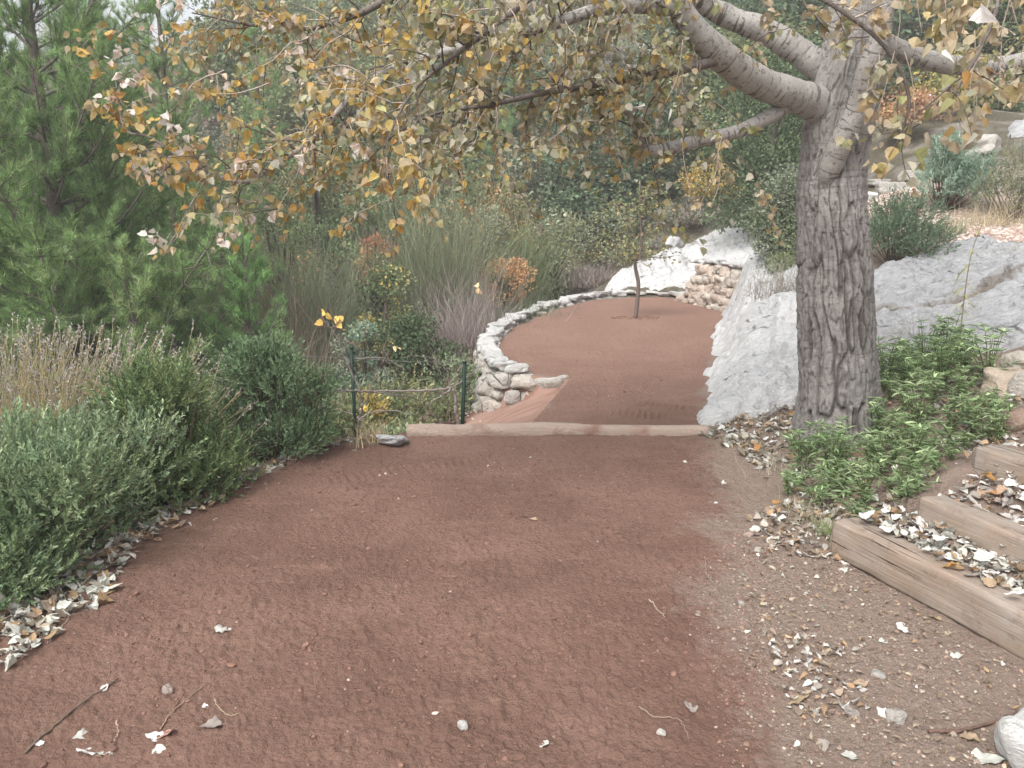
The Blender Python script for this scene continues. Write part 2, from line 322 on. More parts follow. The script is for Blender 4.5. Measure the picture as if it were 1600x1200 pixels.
CP = px3([(1100, 650, 5.95), (1240, 635, 5.9), (1200, 560, 7.2), (1250, 500, 7.5), (1180, 500, 9), (1250, 440, 9), (1190, 430, 10.5),
          (1380, 560, 7), (1400, 480, 8), (1420, 420, 9.2), (1500, 395, 9.5), (1600, 420, 8.5), (1600, 520, 6.8), (1480, 550, 6.5),
          (1400, 350, 11), (1390, 300, 12.5), (1600, 360, 10), (1500, 330, 11.5), (1600, 300, 12), (1480, 240, 15), (1600, 200, 16), (1400, 200, 18), (1500, 100, 25),
          (1130, 385, 17), (1040, 410, 16.5), (960, 440, 16), (1500, 600, 5.5), (1370, 640, 5.35), (1150, 432, 14.2), (1130, 420, 15.2)]) + [
    (-1.1, 9, -.9), (-.5, 7.8, -.5), (-1.5, 7, -.6), (-1.8, 5.6, -.3), (-2.6, 4.2, -.25), (-2.7, 2.8, -.12), (-4, 3, -.6), (-5, 6, -1.4), (-3.5, 9, -1.5), (-7, 10, -2.1), (-1.5, 13, -1.2), (0, 16.5, -.8), (-5, 15, -1.7),
    (1, 18.5, -.1), (-10, 16, -1.8), (-3, 20, -.2), (-.3, 7.3, -.42), (0, 7.3, -.25), (-.3, 6.3, -.22), (-.8, 6, -.3), (-.9, 7, -.62),
    (0, 0, 0), (0, 3, 0), (1, 5, 0), (-1, 5, 0), (1, 8, 0), (1.5, 12, 0), (1.6, 4.4, 0), (1.4, 2.6, 0), (1.5, 0, 0), (2.0, 3.2, .15), (2.5, 3.5, .45), (3, 3.2, .75), (2.6, 1.8, .5), (2.25, 5.2, .05), (2.0, 4.6, .02), (2.6, 4.6, .22),
    (0, 26, 3.2), (-9, 26, 2), (-20, 26, 1), (8, 26, 5), (0, 40, 10), (-15, 40, 7), (15, 40, 13), (0, 60, 19), (-26, 60, 10.5), (25, 60, 24), (-55, 60, 10), (55, 60, 30), (-40, 90, 12), (0, 90, 27), (40, 90, 36), (0, 130, 36), (-60, 130, 15), (70, 130, 48),
    (0, -6, .1), (6, -6, 2), (-6, -6, -.7), (22, 0, 9), (-22, 0, -5), (25, -25, 9), (-25, -25, -6), (0, -50, -1), (30, 12, 12), (45, 30, 22), (-40, 12, -7), (-45, 32, -2), (90, 0, 25), (-90, 0, -15), (0, -130, -4)]
CP = np.array(CP, float)
def _k(r2): return np.where(r2 > 1e-12, .5 * r2 * np.log(np.maximum(r2, 1e-12)), 0)
_n = len(CP); _d2 = ((CP[:, None, :2] - CP[None, :, :2]) ** 2).sum(-1); _Pm = np.c_[np.ones(_n), CP[:, :2]]
_A = np.zeros((_n + 3, _n + 3)); _A[:_n, :_n] = _k(_d2) + np.eye(_n) * .02; _A[:_n, _n:] = _Pm; _A[_n:, :_n] = _Pm.T
_w = np.linalg.solve(_A, np.r_[CP[:, 2], 0, 0, 0])
def tps(x, y):
    z = _w[_n] + _w[_n + 1] * x + _w[_n + 2] * y
    for (cx, cy, _), w in zip(CP, _w[:_n]): z = z + w * _k((x - cx) ** 2 + (y - cy) ** 2)
    return z
B0, BD, BN = np.array([1.53, 3.5]), unit(np.array([.34, -.9])), None
BN = np.array([-BD[1], BD[0]])
def stair_st(x, y): return (x - B0[0]) * BD[0] + (y - B0[1]) * BD[1], (x - B0[0]) * BN[0] + (y - B0[1]) * BN[1]
def ground(x, y, detail=True):
    x = np.atleast_1d(np.asarray(x, float)); y = np.atleast_1d(np.asarray(y, float))
    T = tps(x, y); sd = poly_sd(x, y, TERR); r = np.hypot(x, y)
    T = np.where(T > 20, 20 + 4 * (1 - np.exp(-np.maximum(T - 20, 0) / 4)), T); hillw = sstep(15, 25, r); T = T + hillw * fbm(x * .16, y * .16, 4, 3) * 1.0 + sstep(.3, 1.5, sd) * (1 - hillw) * fbm(x * .9, y * .9, 4, 5) * .05
    bw = np.where((y > 7.4) & (x < 1.5), .12, np.where((y > 5.7) & (x < .6), .10, .42))
    z = T * sstep(0, 1, np.clip(sd / bw, 0, 1))
    s, t = stair_st(x, y)
    st = np.where(t < .33, .135 + .075 * sstep(.12, .26, t), np.where(t < .755, .30 + .085 * sstep(.42, .68, t), .47)) + .02 * fbm(x * 9, y * 9, 2, 8)
    m = sstep(-.05, .08, s) * sstep(1.6, 1.2, s) * sstep(.06, .10, t) * sstep(1.5, .85, t)
    z = z * (1 - m) + st * m
    if detail:
        near = sstep(22, 9, r); so = sstep(.10, -.1, sd)
        a = .012 * fbm(x * 1.7, y * 1.7, 3, 11) + .005 * fbm(x * 3.1 + .7 * y, y * 3.3 - .4 * x, 4, 21) * so
        xr, yr = x * .8 - y * .6, x * .6 + y * .8; cl = fbm(xr * 31 + .5 * vnoise(x * 9, y * 9, 77), yr * 31, 3, 31); a = a + (np.maximum(cl - .25, 0) * .010 + .0040 * fbm(xr * 60, yr * 60, 2, 41)) * (.35 + .65 * so)
        f1, _ = worley(x * 17, y * 17, 51); pick_ = hsh(np.floor(x * 4), np.floor(y * 4), 3)
        a = a + np.maximum(.42 - f1, 0) * .024 * sstep(.1, .5, fbm(x * 1.1, y * 1.4, 3, 61)) * so
        for (cx, cy, an, ln, wd) in ((1.05, 7.0, .12, .75, .10), (1.0, 6.75, .95, .6, .12), (1.05, 6.15, -.35, .55, .12), (1.25, 6.4, -.5, .5, .12), (-.75, 4.72, .35, .9, .1), (-.35, 4.9, .2, .5, .07)):   # ridged tracks
            c_, s_ = math.cos(an), math.sin(an); u = (x - cx) * c_ + (y - cy) * s_; v = -(x - cx) * s_ + (y - cy) * c_
            a = a + .011 * np.sin(u * 2 * math.pi / .052 + v * 14) * sstep(ln / 2, ln / 2 - .1, np.abs(u)) * sstep(wd, wd * .5, np.abs(v))
        a = a * np.where(bank_w(x, y) > .5, .35, 1)
        z = z + a * near
    return z
def bank_w(x, y): return sstep(.03, -.06, poly_sd(x, y, BANK)) * (poly_sd(x, y, TERR) > -.01)
PATH = np.array([(4.9, 10.2), (5.0, 12.8), (6.0, 14.2), (7.5, 13.6), (8.6, 12.6), (12, 12.6), (12, 9.0), (8.0, 9.2), (6.4, 9.6)])
def zones(x, y):
    sd = poly_sd(x, y, TERR); wob = .10 * fbm(x * 2.3, y * 2.3, 3, 71)
    cut = poly_sd(x, y, np.array([(1.46, 5.6), (1.25, 4.6), (1.05, 3.6), (.86, 3.2), (.82, 2.7), (.80, 2.3), (.78, 1.5), (.78, -2), (6, -2), (6, 5.6)]))
    soil = sstep(.10, -.10, sd + wob) * sstep(-.36, .38, cut + 1.0 * wob)
    low = sstep(.6, .2, poly_sd(x, y, np.array([(-1.5, 5.9), (-.2, 6), (-.3, 8), (-.45, 9.5), (-1.2, 9), (-1.6, 7)])) + wob)
    soil = np.maximum(soil, low * .9)
    grav = sstep(13, 9, np.hypot(x, y)) * sstep(4.5, 2.5, -x)
    path = sstep(.3, -.3, poly_sd(x, y, PATH) + wob * 3)
    return np.stack([soil, grav, path, bank_w(x, y)], -1)
A1 = np.r_[np.arange(-48, 48, .135), np.arange(48, 312, 2.2)]; A1 = np.radians(A1)
RR = [.3]
while RR[-1] < 150: RR.append(RR[-1] * (1.09 if RR[-1] < 1.6 else 1.0056 if RR[-1] < 24 else 1.03))
RR = np.array(RR); gr, ga = np.meshgrid(RR, A1, indexing='ij'); gx, gy = (gr * np.sin(ga)).ravel(), (gr * np.cos(ga)).ravel()
gz = ground(gx, gy); gc = zones(gx, gy); nr, na = gr.shape
i, j = np.meshgrid(np.arange(nr - 1), np.arange(na), indexing='ij'); j2 = (j + 1) % na
GF = np.stack([i * na + j, i * na + j2, (i + 1) * na + j2, (i + 1) * na + j], -1).reshape(-1, 4)[:, ::-1]
cen = gc[GF].mean(1); cy_ = gy[GF].mean(1); cx_ = gx[GF].mean(1)
cls = np.where(cen[:, 3] > .5, 3, np.where(cen[:, 0] > .5, 0, np.where(cen[:, 2] > .5, 2, np.where(np.hypot(cx_, cy_ - 2) > 17, 4, 1))))
GV = np.c_[gx, gy, gz]
for k, nm in enumerate(('soil_terrace', 'ground', 'gravel_path', 'earth_bank', 'hillside')):
    f = GF[cls == k]; u, inv = np.unique(f, return_inverse=True); mb = MB(); mb.add(GV[u], inv.reshape(f.shape))
    mb.C[0] = gc[u].astype(np.float32)
    if nm == 'ground':
        q = np.arange(na); c0 = mb.n; first = np.searchsorted(u, q) if np.isin(q, u).all() else None
    tag(mb.build(nm, M_ground), kind='structure')
mb = MB(); th = np.linspace(0, 2 * math.pi, 24, endpoint=False)
mb.add(np.vstack([[0, 0, -.01], np.c_[.34 * np.sin(th), .34 * np.cos(th), np.full(24, -.012)]]), np.array([[0, 1 + (k + 1) % 24, 1 + k] for k in range(24)])); mb.C[0][:] = (1, 1, 0, 0)
tag(mb.build('soil_underfoot', M_ground), kind='structure')
def gz1(x, y): return float(ground(x, y)[0])

# ------------------------------------------------------------------ rock outcrops
def facets(x, y, seed):
    ix, iy = np.floor(x), np.floor(y); best = np.full(x.shape, 9.); out = np.zeros(x.shape)
    for dx in (-1, 0, 1):
        for dy in (-1, 0, 1):
            cx, cy = ix + dx, iy + dy; px_, py_ = cx + .1 + .8 * hsh(cx, cy, seed), cy + .1 + .8 * hsh(cx, cy, seed + 9); d = np.hypot(px_ - x, py_ - y)
            v = (hsh(cx, cy, seed + 1) - .5) * .7 + (hsh(cx, cy, seed + 2) - .5) * 1.6 * (x - px_) + (hsh(cx, cy, seed + 3) - .5) * 1.6 * (y - py_)
            m = d < best; out = np.where(m, v, out); best = np.minimum(best, d)
    return out
def outcrop(name, label, poly, h, mat, seed, crack=None, step=.028, strata=.06, ang=.6):
    P = np.array(poly, float); lo, hi = P.min(0) - .1, P.max(0) + .1
    xs, ys = np.arange(lo[0], hi[0], step), np.arange(lo[1], hi[1], step); X, Y = np.meshgrid(xs, ys, indexing='ij'); x, y = X.ravel(), Y.ravel()
    sd = poly_sd(x, y, P) + .07 * fbm(x * 3, y * 3, 3, seed)
    T = ground(x, y, False)
    u = x * math.cos(ang) + y * math.sin(ang); v = -x * math.sin(ang) + y * math.cos(ang)
    z = T + h * np.sqrt(np.clip(-sd / .30, 0, 1)) - .10 * sstep(-.02, .08, sd)
    led = fbm(u * .9, v * 3.2, 4, seed + 20); f1, f2 = worley(u * 1.3 + .3 * led, v * 3.4 + .3 * led, seed + 33)
    wz = .22 * fbm(x * 2.5, y * 2.5, 3, seed + 60); z = z + strata * sstep(.02, -.2, sd) * (1.5 * facets(u * 1.0 + wz, v * 2.3 + wz, seed + 41) + .7 * facets(u * 2.6 + wz, v * 6.5 + wz, seed + 51) + .28 * facets(u * 7 + 2 * wz, v * 16 + 2 * wz, seed + 55))
    z = z + strata * (led * .35 + .5 * (np.abs((led * 3) % 1 - .5) - .25)) * sstep(.05, -.2, sd) + .022 * fbm(u * 7, v * 18, 4, seed + 5) - .05 * sstep(.09, 0, f2 - f1) * sstep(.0, .5, fbm(x * .9, y * .9, 2, seed + 3))
    col = np.ones((len(x), 3))
    if crack is not None:
        c = spline(crack, 60); d = np.full(x.shape, 9.)
        for q in c: d = np.minimum(d, np.hypot(x - q[0], y - q[1]))
        d = d + .03 * fbm(x * 6, y * 6, 3, seed); z = z - .09 * sstep(.06, .01, d); col = col * (1 - sstep(.075, .03, d)[:, None] * np.array([.35, .42, .5]))
    keep = (sd < .09).reshape(X.shape); f = grid_faces(*X.shape); f = f[keep.ravel()[f].all(1)]
    uq, inv = np.unique(f, return_inverse=True); mb = MB(); mb.add(np.c_[x, y, z][uq], inv.reshape(f.shape)[:, ::-1][:, ::-1], col[uq])
    b = np.array([P[:, 0].mean(), P[:, 1].mean(), 0]); b[2] = ground(b[0], b[1])[0]
    return tag(mb.build(name, mat, loc=b), label, 'rock')
outcrop('rock_outcrop', 'smooth white limestone slope rising from the red soil to the left of the big trunk',
        [(1.42, 5.78), (2.05, 5.85), (2.9, 6.1), (3.4, 7.0), (3.7, 9), (3.9, 11), (4.0, 12.9), (3.62, 13.1), (2.95, 11.2), (2.24, 8.63)], .16, M_rock, 1, None, .024, .05, 1.0)
outcrop('rock_outcrop', 'pale grey limestone slab crossed by a dark crack behind and right of the trunk',
        [(2.95, 6.7), (3.9, 6.2), (5.0, 6.1), (6.4, 7.4), (6.4, 8.8), (5.6, 9.7), (4.5, 9.3), (3.6, 8.4)], .16, M_rock2, 2,
        [(3.3, 7.6), (3.9, 7.55), (4.6, 7.75), (5.4, 8.2), (6.4, 8.6)], .024, .05, .25)
outcrop('rock_outcrop', 'long rough white limestone slab beyond the far end of the upper terrace',
        [(1.75, 15.5), (2.5, 15.2), (3.35, 14.85), (3.8, 14.3), (4.6, 14.4), (5.2, 16.6), (5.0, 17.6), (4.2, 17.6), (3.2, 17.0), (2.2, 16.4)], .18, M_rock, 3, None, .04, .11, .5)
outcrop('rock_outcrop', 'grey rock ledge above the teal shrub near the upper right edge', [(9.0, 14.9), (9.8, 14.4), (11, 14.9), (11, 15.8), (9.6, 15.9)], .22, M_rock2, 4, None, .06, .12, .3)

# ------------------------------------------------------------------ dry stone walls
def dry_wall(name, label, path, top, base_fn, seed, face=.28, colr=None, cope=True, course=.15, lean=.12, side=1, left_step=0, wmax=.33):
    g = np.random.default_rng(seed); P = spline(path, 240); L = np.r_[0, np.cumsum(np.linalg.norm(np.diff(P, axis=0), axis=1))]
    t = thing(name, label, 'stone wall', (*path[len(path) // 2], top)); o = np.array(t.location)
    mb = MB(); colr = colr if colr is not None else [(.98, .97, .95), (.86, .82, .77), (1.0, .92, .84), (.78, .76, .75)]
    at = lambda s: (np.array([np.interp(s, L, P[:, 0]), np.interp(s, L, P[:, 1])]))
    def dirn(s):
        d = at(min(s + .05, L[-1])) - at(max(s - .05, 0)); return math.atan2(d[1], d[0])
    for k in range(12):
        zc = top - .06 - course * (k + .5); s = g.uniform(0, .1) + left_step * max(0, 4 - k)
        while s < L[-1]:
            w = g.uniform(.12, wmax) if g.random() < .8 else g.uniform(wmax * .9, wmax * 1.2); hgt = course * g.uniform(.95, 1.35); a = dirn(s + w / 2); c = at(min(s + w / 2, L[-1]))
            nrm = np.array([math.sin(a), -math.cos(a)]) * side
            zb = base_fn(c[0] + nrm[0] * .15, c[1] + nrm[1] * .15)
            if zc + hgt / 2 > zb - .06:
                c = c + nrm * (lean * (k * course) + g.uniform(-.03, .03))
                stone(mb, g, np.array([*c, zc + g.uniform(-.025, .025)]), (w * 1.06, face * g.uniform(.85, 1.15), hgt), rotz(a + g.normal(0, .07), g.normal(0, .06), g.normal(0, .14)), np.array(colr[g.integers(len(colr))]) * g.uniform(.85, 1.05), p=g.uniform(2.8, 5), amp=.16)
            s += w
    tagp = mb.build('stonework', M_stone, t, o)
    if cope:
        mb = MB(); s = .5 if side < 0 else 0
        while s < L[-1]:
            w = g.uniform(.16, .32) if s > .7 else g.uniform(.12, .2); a = dirn(s + w / 2); c = at(min(s + w / 2, L[-1]))
            stone(mb, g, np.array([*c, top + g.uniform(-.02, .03)]), (w * 1.05, g.uniform(.15, .25), g.uniform(.05, .09)), rotz(a + g.normal(0, .12), g.normal(0, .07), g.normal(0, .08)), np.array((1., .99, .97)) * g.uniform(.88, 1.02), p=g.uniform(3, 7), amp=.15)
            s += w * .93
        mb.build('coping', M_rock, t, o)
    return t
tz = lambda x, y: float(ground(x, y, False)[0])
dry_wall('stone_wall', 'curved dry stone retaining wall with white coping along the upper terrace', WALLP, .07, tz, 5, .26, [(1.08, 1.06, 1.03), (1.0, .96, .91), (1.12, 1.06, 1.0), (.95, .93, .92)], side=-1, course=.155, wmax=.27)
dry_wall('stone_wall', 'short leaning pinkish stone wall built against white rock at the far right of the terrace',
         np.array([(3.22, 14.5), (3.45, 13.8), (3.62, 13.2), (3.74, 12.75)]), .74, lambda x, y: 0, 6, .3, [(1.15, 1.0, .90), (1.05, .91, .82), (1.15, 1.08, 1.0)], True, .15, .25, 1, .10, .24)

# ------------------------------------------------------------------ log and timber steps
def beam(a, b, h, w, name, label, cat, seed, rnd=.012):
    g = np.random.default_rng(seed); a, b = np.array(a, float), np.array(b, float); d = unit(b - a); n = np.array([-d[1], d[0], 0]); n = unit(n); up = np.cross(d, n); ln = np.linalg.norm(b - a)
    prof = []
    for cx, cz, a0 in ((w / 2 - rnd, h / 2 - rnd, 0), (-w / 2 + rnd, h / 2 - rnd, 90), (-w / 2 + rnd, -h / 2 + rnd, 180), (w / 2 - rnd, -h / 2 + rnd, 270)):
        for k in range(4): prof.append((cx + rnd * math.cos(R(a0 + k * 30)), cz + rnd * math.sin(R(a0 + k * 30))))
        e = prof[-1]
    # extra points along the flats
    pr = []
    for i_, p in enumerate(prof):
        pr.append(p); q_ = prof[(i_ + 1) % len(prof)]; dd = math.hypot(q_[0] - p[0], q_[1] - p[1])
        if dd > .03:
            for k in range(1, 5): pr.append((p[0] + (q_[0] - p[0]) * k / 5, p[1] + (q_[1] - p[1]) * k / 5))
    pr = np.array(pr); K = len(pr); ns = int(ln / .02) + 2; ss = np.linspace(0, ln, ns); ss = np.r_[0, 0, ss, ln, ln]; sc = np.r_[.02, .93, np.ones(ns), .93, .02]; ss[1] = .0; ss[-2] = ln; ss[2] = .012; ss[-3] = ln - .012
    i_, j_ = np.meshgrid(np.arange(len(ss)), np.arange(K), indexing='ij')
    x = pr[j_, 0] * sc[i_]; z = pr[j_, 1] * sc[i_]; s_ = ss[i_]
    wv = .005 * fbm(s_ * 3 + seed, pr[j_, 0] * 30 + pr[j_, 1] * 30, 3, seed) + .0016 * vnoise(s_ * 4, (np.arange(K) * 2.7)[j_], seed + 3)
    rr = 1 + wv / (.5 * min(w, h)) * (sc[i_] > .9); x, z = x * rr, z * rr
    V = a + s_[..., None] * d + x[..., None] * n + z[..., None] * up
    jj = np.arange(K); F = np.concatenate([np.stack([q * K + jj, q * K + (jj + 1) % K, (q + 1) * K + (jj + 1) % K, (q + 1) * K + jj], -1) for q in range(len(ss) - 1)])
    per = np.r_[0, np.cumsum(np.linalg.norm(np.diff(pr, axis=0), axis=1))]
    mb = MB(); mb.add(V.reshape(-1, 3), F, None, np.stack([s_, per[j_] + .01 + seed], -1).reshape(-1, 2))
    loc = (a + b) / 2 - up * h / 2
    return tag(mb.build(name, M_wood, loc=loc), label, cat)
def bpt(s, t, z): p = B0 + BD * s + BN * t; return (p[0], p[1], z)
g1 = beam(bpt(-.02, .075, .082), bpt(.985, .075, .082), .176, .15, 'timber_step', 'lowest thick timber step ending at bare gravelly ground', 'step', 1)
beam(bpt(.22, .33, .245), bpt(1.7, .33, .245), .175, .15, 'timber_step', 'second timber step up, behind the pile of white leaves', 'step', 2)
beam(bpt(.13, .755, .415), bpt(1.7, .755, .415), .175, .15, 'timber_step', 'topmost timber step beside the green weeds', 'step', 3)
def log_mb():
    n = 60; x = np.linspace(-.765, 1.44, n); P = np.c_[x, 5.60 - .01 * (x + .7) + .006 * np.sin(x * 4), .012 + .006 * np.sin(x * 3 + 1)]
    V, F, uv = tube(P, .062 + .004 * np.sin(x * 7), 22); V = V + .004 * fbm(V[:, 0] * 5, V[:, 2] * 60, 3, 4)[:, None]
    mb = MB(); mb.add(V, F, None, uv[:, ::-1] * [1, .4]); return mb
def log_mat():
    q = NT('dusty_log'); P = q.obj(); n = q.noise(q.scale(P, (2, 30, 30)), 1.5, 5); d = q.noise(P, 5, 4)
    c = q.mix(n, (.27, .20, .16), (.46, .37, .31)); c = q.mix(q.ramp(d, .55, .72), c, (.24, .145, .11)); q.bump(q.math('ADD', n, q.noise(P, 60, 5)), .010); return q.done(c, .9)
tag(log_mb().build('log', log_mat(), loc=(.3, 5.6, 0)), 'long dusty wooden log laid across the red soil between the two terraces', 'log')
 

# ------------------------------------------------------------------ the poplar
def poplar():
    g = np.random.default_rng(11)
    base = np.array([2.24, 5.4, 0.0]); t = thing('poplar_tree', 'big white poplar with furrowed grey trunk and yellowing leaves at the right', 'tree', base)
    # trunk: one dense tube with bark relief
    ctl = [(1311, 720, 5.42, 138), (1309, 660, 5.42, 122), (1308, 560, 5.42, 114), (1305, 450, 5.42, 105), (1300, 330, 5.42, 98), (1302, 250, 5.42, 92), (1312, 175, 5.42, 96), (1328, 90, 5.44, 84), (1336, 0, 5.46, 76), (1345, -220, 5.5, 64), (1362, -520, 5.6, 48), (1350, -900, 5.7, 30), (1365, -1300, 5.8, 12)]
    c = spline([(*atY(p[0], p[1], p[2]), p[3] / FPX * p[2] / 2) for p in ctl], 620); P, r = c[:, :3], c[:, 3]
    K = 300; V, F, uv = tube(P, r, K, False); V = V.reshape(len(P), K, 3)
    th = uv[:, 0].reshape(len(P), K); L = uv[:, 1].reshape(len(P), K); N = unit(V - P[:, None])
    wob = fbm(th * 7, L * 1.6, 3, 2)
    def seam(fn): k = sstep(.88, 1, th); return fn(th) * (1 - k) + fn(th - 1) * k
    n1 = seam(lambda q: fbm(q * 30 + .55 * wob, L * 3.1 + .3 * wob, 2, 15, .35)); n2 = seam(lambda q: fbm(q * 52 + .8 * wob, L * 5.2, 2, 25, .4)); n3 = seam(lambda q: vnoise(q * 24 + .5 * wob, L * 11 + wob, 35))
    e = np.minimum(sstep(.0, .30, np.abs(n1)), .45 + .55 * sstep(0, .24, np.abs(n2))); e = e * (.86 + .14 * sstep(.0, .12, np.abs(n3)))
    rough = sstep(3.1, 2.2, P[:, 2])[:, None] * np.ones_like(th); rough = rough * (.75 + .25 * sstep(1.9, 1.4, P[:, 2])[:, None])
    fine = fbm(th * 110, L * 26, 3, 9)
    flare = np.exp(-np.clip(P[:, 2], 0, 9) / .16)[:, None] * (.045 + .05 * np.maximum(np.cos(th * 6.283 * 5 + 1), 0))
    disp = rough * (-.020 + .028 * e + .006 * fine) + .014 * fbm(th * 8, L * 1.6, 2, 3) + flare + (1 - rough) * .003 * fine
    V = V + N * disp[..., None]
    dk = (1 - e) * rough; base_c = np.array((.255, .238, .225)); fur = np.array((.11, .097, .088)); col = base_c + (fur - base_c) * dk[..., None]
    col = col * (1 + .16 * fbm(th * 12, L * 5, 3, 44)[..., None])
    mb = MB(); mb.add(V.reshape(-1, 3), F, col.reshape(-1, 3), uv); mb.C[0][:, 3] = rough.ravel()
    mb.build('trunk', M_bark, t, base)
    limbs = {
        'A': [(1318, 185, 5.42, 60.3), (1270, 160, 5.33, 51.0), (1200, 135, 5.15, 46.4), (1130, 90, 4.95, 43.2), (1078, 38, 4.82, 38.6), (1045, -20, 4.75, 34.8), (1000, -130, 4.65, 29.3), (930, -280, 4.5, 21.6), (850, -430, 4.3, 12.3), (780, -520, 4.2, 4.6)],
        'B': [(1325, 150, 5.5, 44.8), (1262, 90, 5.55, 40.2), (1192, 48, 5.58, 35.5), (1120, 18, 5.6, 30.9), (1060, -30, 5.6, 26.3), (960, -120, 5.5, 20.1), (820, -230, 5.3, 12.3), (700, -320, 5.2, 4.6)],
        'C': [(1262, 150, 5.32, 34), (1235, 163, 5.28, 25), (1195, 186, 5.2, 22), (1150, 206, 5.1, 20), (1090, 220, 5.0, 20), (1022, 236, 4.9, 18), (1002, 215, 4.9, 12), (985, 182, 4.85, 9), (940, 152, 4.8, 7), (880, 140, 4.7, 4)],
        'D': [(1288, 300, 5.30, 20), (1298, 262, 5.24, 34), (1318, 215, 5.16, 37), (1342, 165, 5.08, 35), (1357, 110, 4.98, 34), (1374, 60, 4.92, 30), (1385, 0, 4.9, 27), (1400, -150, 4.85, 20), (1425, -350, 4.8, 11), (1450, -480, 4.7, 4)],
        'E': [(1345, 50, 5.46, 34), (1430, 88, 5.55, 28), (1520, 105, 5.6, 27), (1600, 95, 5.6, 25), (1720, 60, 5.6, 20), (1900, 10, 5.5, 12), (2050, -60, 5.4, 4)],
        'F': [(1060, 10, 4.78, 28), (960, 10, 4.62, 20), (870, 35, 4.5, 17), (800, 52, 4.42, 15), (700, 80, 4.3, 13), (620, 105, 4.22, 12), (550, 150, 4.18, 10), (500, 208, 4.12, 8), (430, 258, 4.08, 7), (380, 284, 4.02, 6), (310, 262, 4.0, 5), (235, 215, 3.95, 3.5), (195, 200, 3.92, 3), (180, 120, 3.9, 2)],
        'K': [(1130, 92, 4.93, 17), (1050, 112, 4.75, 13), (950, 128, 4.6, 11), (850, 145, 4.45, 9), (760, 165, 4.3, 7), (680, 178, 4.2, 5), (610, 215, 4.1, 3), (560, 270, 4.05, 2)],
        'N': [(1050, -15, 4.75, 26), (950, -45, 4.8, 20), (800, -50, 4.85, 16), (650, -20, 4.85, 12), (560, 22, 4.8, 9), (480, 45, 4.75, 6), (400, 40, 4.7, 4), (300, 20, 4.6, 2)],
        'O': [(1000, -120, 4.65, 16), (900, -60, 3.95, 12), (800, 20, 3.6, 9), (700, 95, 3.4, 7), (640, 150, 3.3, 4), (600, 230, 3.2, 2)],
        'Q': [(1398, -140, 4.86, 12), (1480, -150, 3.8, 10), (1540, -90, 2.9, 8), (1560, -10, 2.5, 6), (1535, 70, 2.35, 5), (1490, 150, 2.35, 3)],
        'T': [(1045, -20, 4.75, 14), (1130, -60, 4.1, 11), (1250, -20, 3.7, 8), (1370, 60, 3.6, 6), (1420, 150, 3.6, 5), (1400, 230, 3.6, 3)],
    }
    pts = []
    for k, Lm in limbs.items():
        q = spline([(*atY(p[0], p[1], p[2]), p[3] / FPX * p[2] / 2) for p in Lm], 40 + 14 * len(Lm)); big = Lm[0][3] > 22
        V, F, uv = tube(q[:, :3], np.maximum(q[:, 3], .003), 20 if big else 8); s = uv[:, 1]
        N = unit(V - np.repeat(q[:, :3], 20 if big else 8, 0)); V = V + N * (np.repeat(q[:, 3], 20 if big else 8)[:, None] * .07 * fbm(s * 9, uv[:, 0] * 3 + ord(k[0]), 3, 7)[:, None])
        mb = MB(); dark = np.array((.20, .17, .15)) if k in 'ABCDEF' else np.array((.13, .105, .09)); mb.add(V, F, dark, uv * [1, 1] + [0, ord(k[0])])
        a = np.zeros(len(V)); 
        if k in 'ABD': a = sstep(.16, .02, s)
        if k in 'NOQTK': a[:] = .8
        mb.C[0][:, 3] = np.clip(a, 0, 1); mb.build('branch', M_bark, t, base)
        pts.append((k, q))
    # twigs and leaves
    tw = MB(); lf = MB()
    OCH = [(.44, .31, .09), (.48, .33, .09), (.46, .27, .08), (.40, .30, .12), (.48, .37, .17), (.42, .33, .11)]
    OLI = [(.25, .265, .11), (.30, .30, .14), (.22, .24, .12), (.36, .33, .17), (.19, .205, .09), (.40, .37, .24), (.44, .41, .31), (.42, .32, .12), (.34, .34, .24), (.40, .39, .32)]
    TAN = [(.50, .41, .27), (.46, .36, .20), (.38, .31, .15), (.48, .38, .24), (.30, .27, .12)]
    WHI = [(.66, .60, .54), (.60, .50, .43), (.55, .40, .30), (.68, .64, .60)]
    def palette(px):
        x = g.random()
        if px < 300: return WHI if x < .36 else OCH
        if px < 640: return OCH if x < .52 else (WHI if x < .60 else OLI)
        if px < 1100: return OLI if x < .74 else (OCH if x < .90 else TAN)
        return TAN if x < .6 else OLI
    def topx(p):
        d = p - np.array([0, 0, EYE]); zc = d[1] * math.cos(TILT) - d[2] * math.sin(TILT); yc = d[1] * math.sin(TILT) + d[2] * math.cos(TILT)
        return 800 + FPX * d[0] / zc, 600 - FPX * yc / zc
    def put_leaves(pos, d, n_at, scale=1.0, pal=None):
        n = len(pos); pal_ = pal or palette(topx(pos[0])[0])
        out = unit(d + g.normal(0, .7, (n, 3)) + [0, 0, -.25]); pet = g.uniform(.015, .045, n)[:, None] * scale
        cc = pos + out * pet; A = unit(out * .6 + g.normal(0, .6, (n, 3)) + [0, 0, -.65]); Nn = unit(g.normal(0, 1, (n, 3)) + [0, -.15, .35])
        sz = g.uniform(.027, .054, n) * scale
        cl = pick(g, n, pal_, .16); dead = pal_ is WHI
        leaves(lf, cc, A, Nn, sz, sz * g.uniform(.75, 1.0, n), cl, PO, g.normal(.05, .22, n) if not dead else g.normal(.2, .3, n), g.normal(-.05, .2, n) if not dead else g.normal(-.1, .3, n))
        for a_, b_ in zip(pos, cc):
            pass
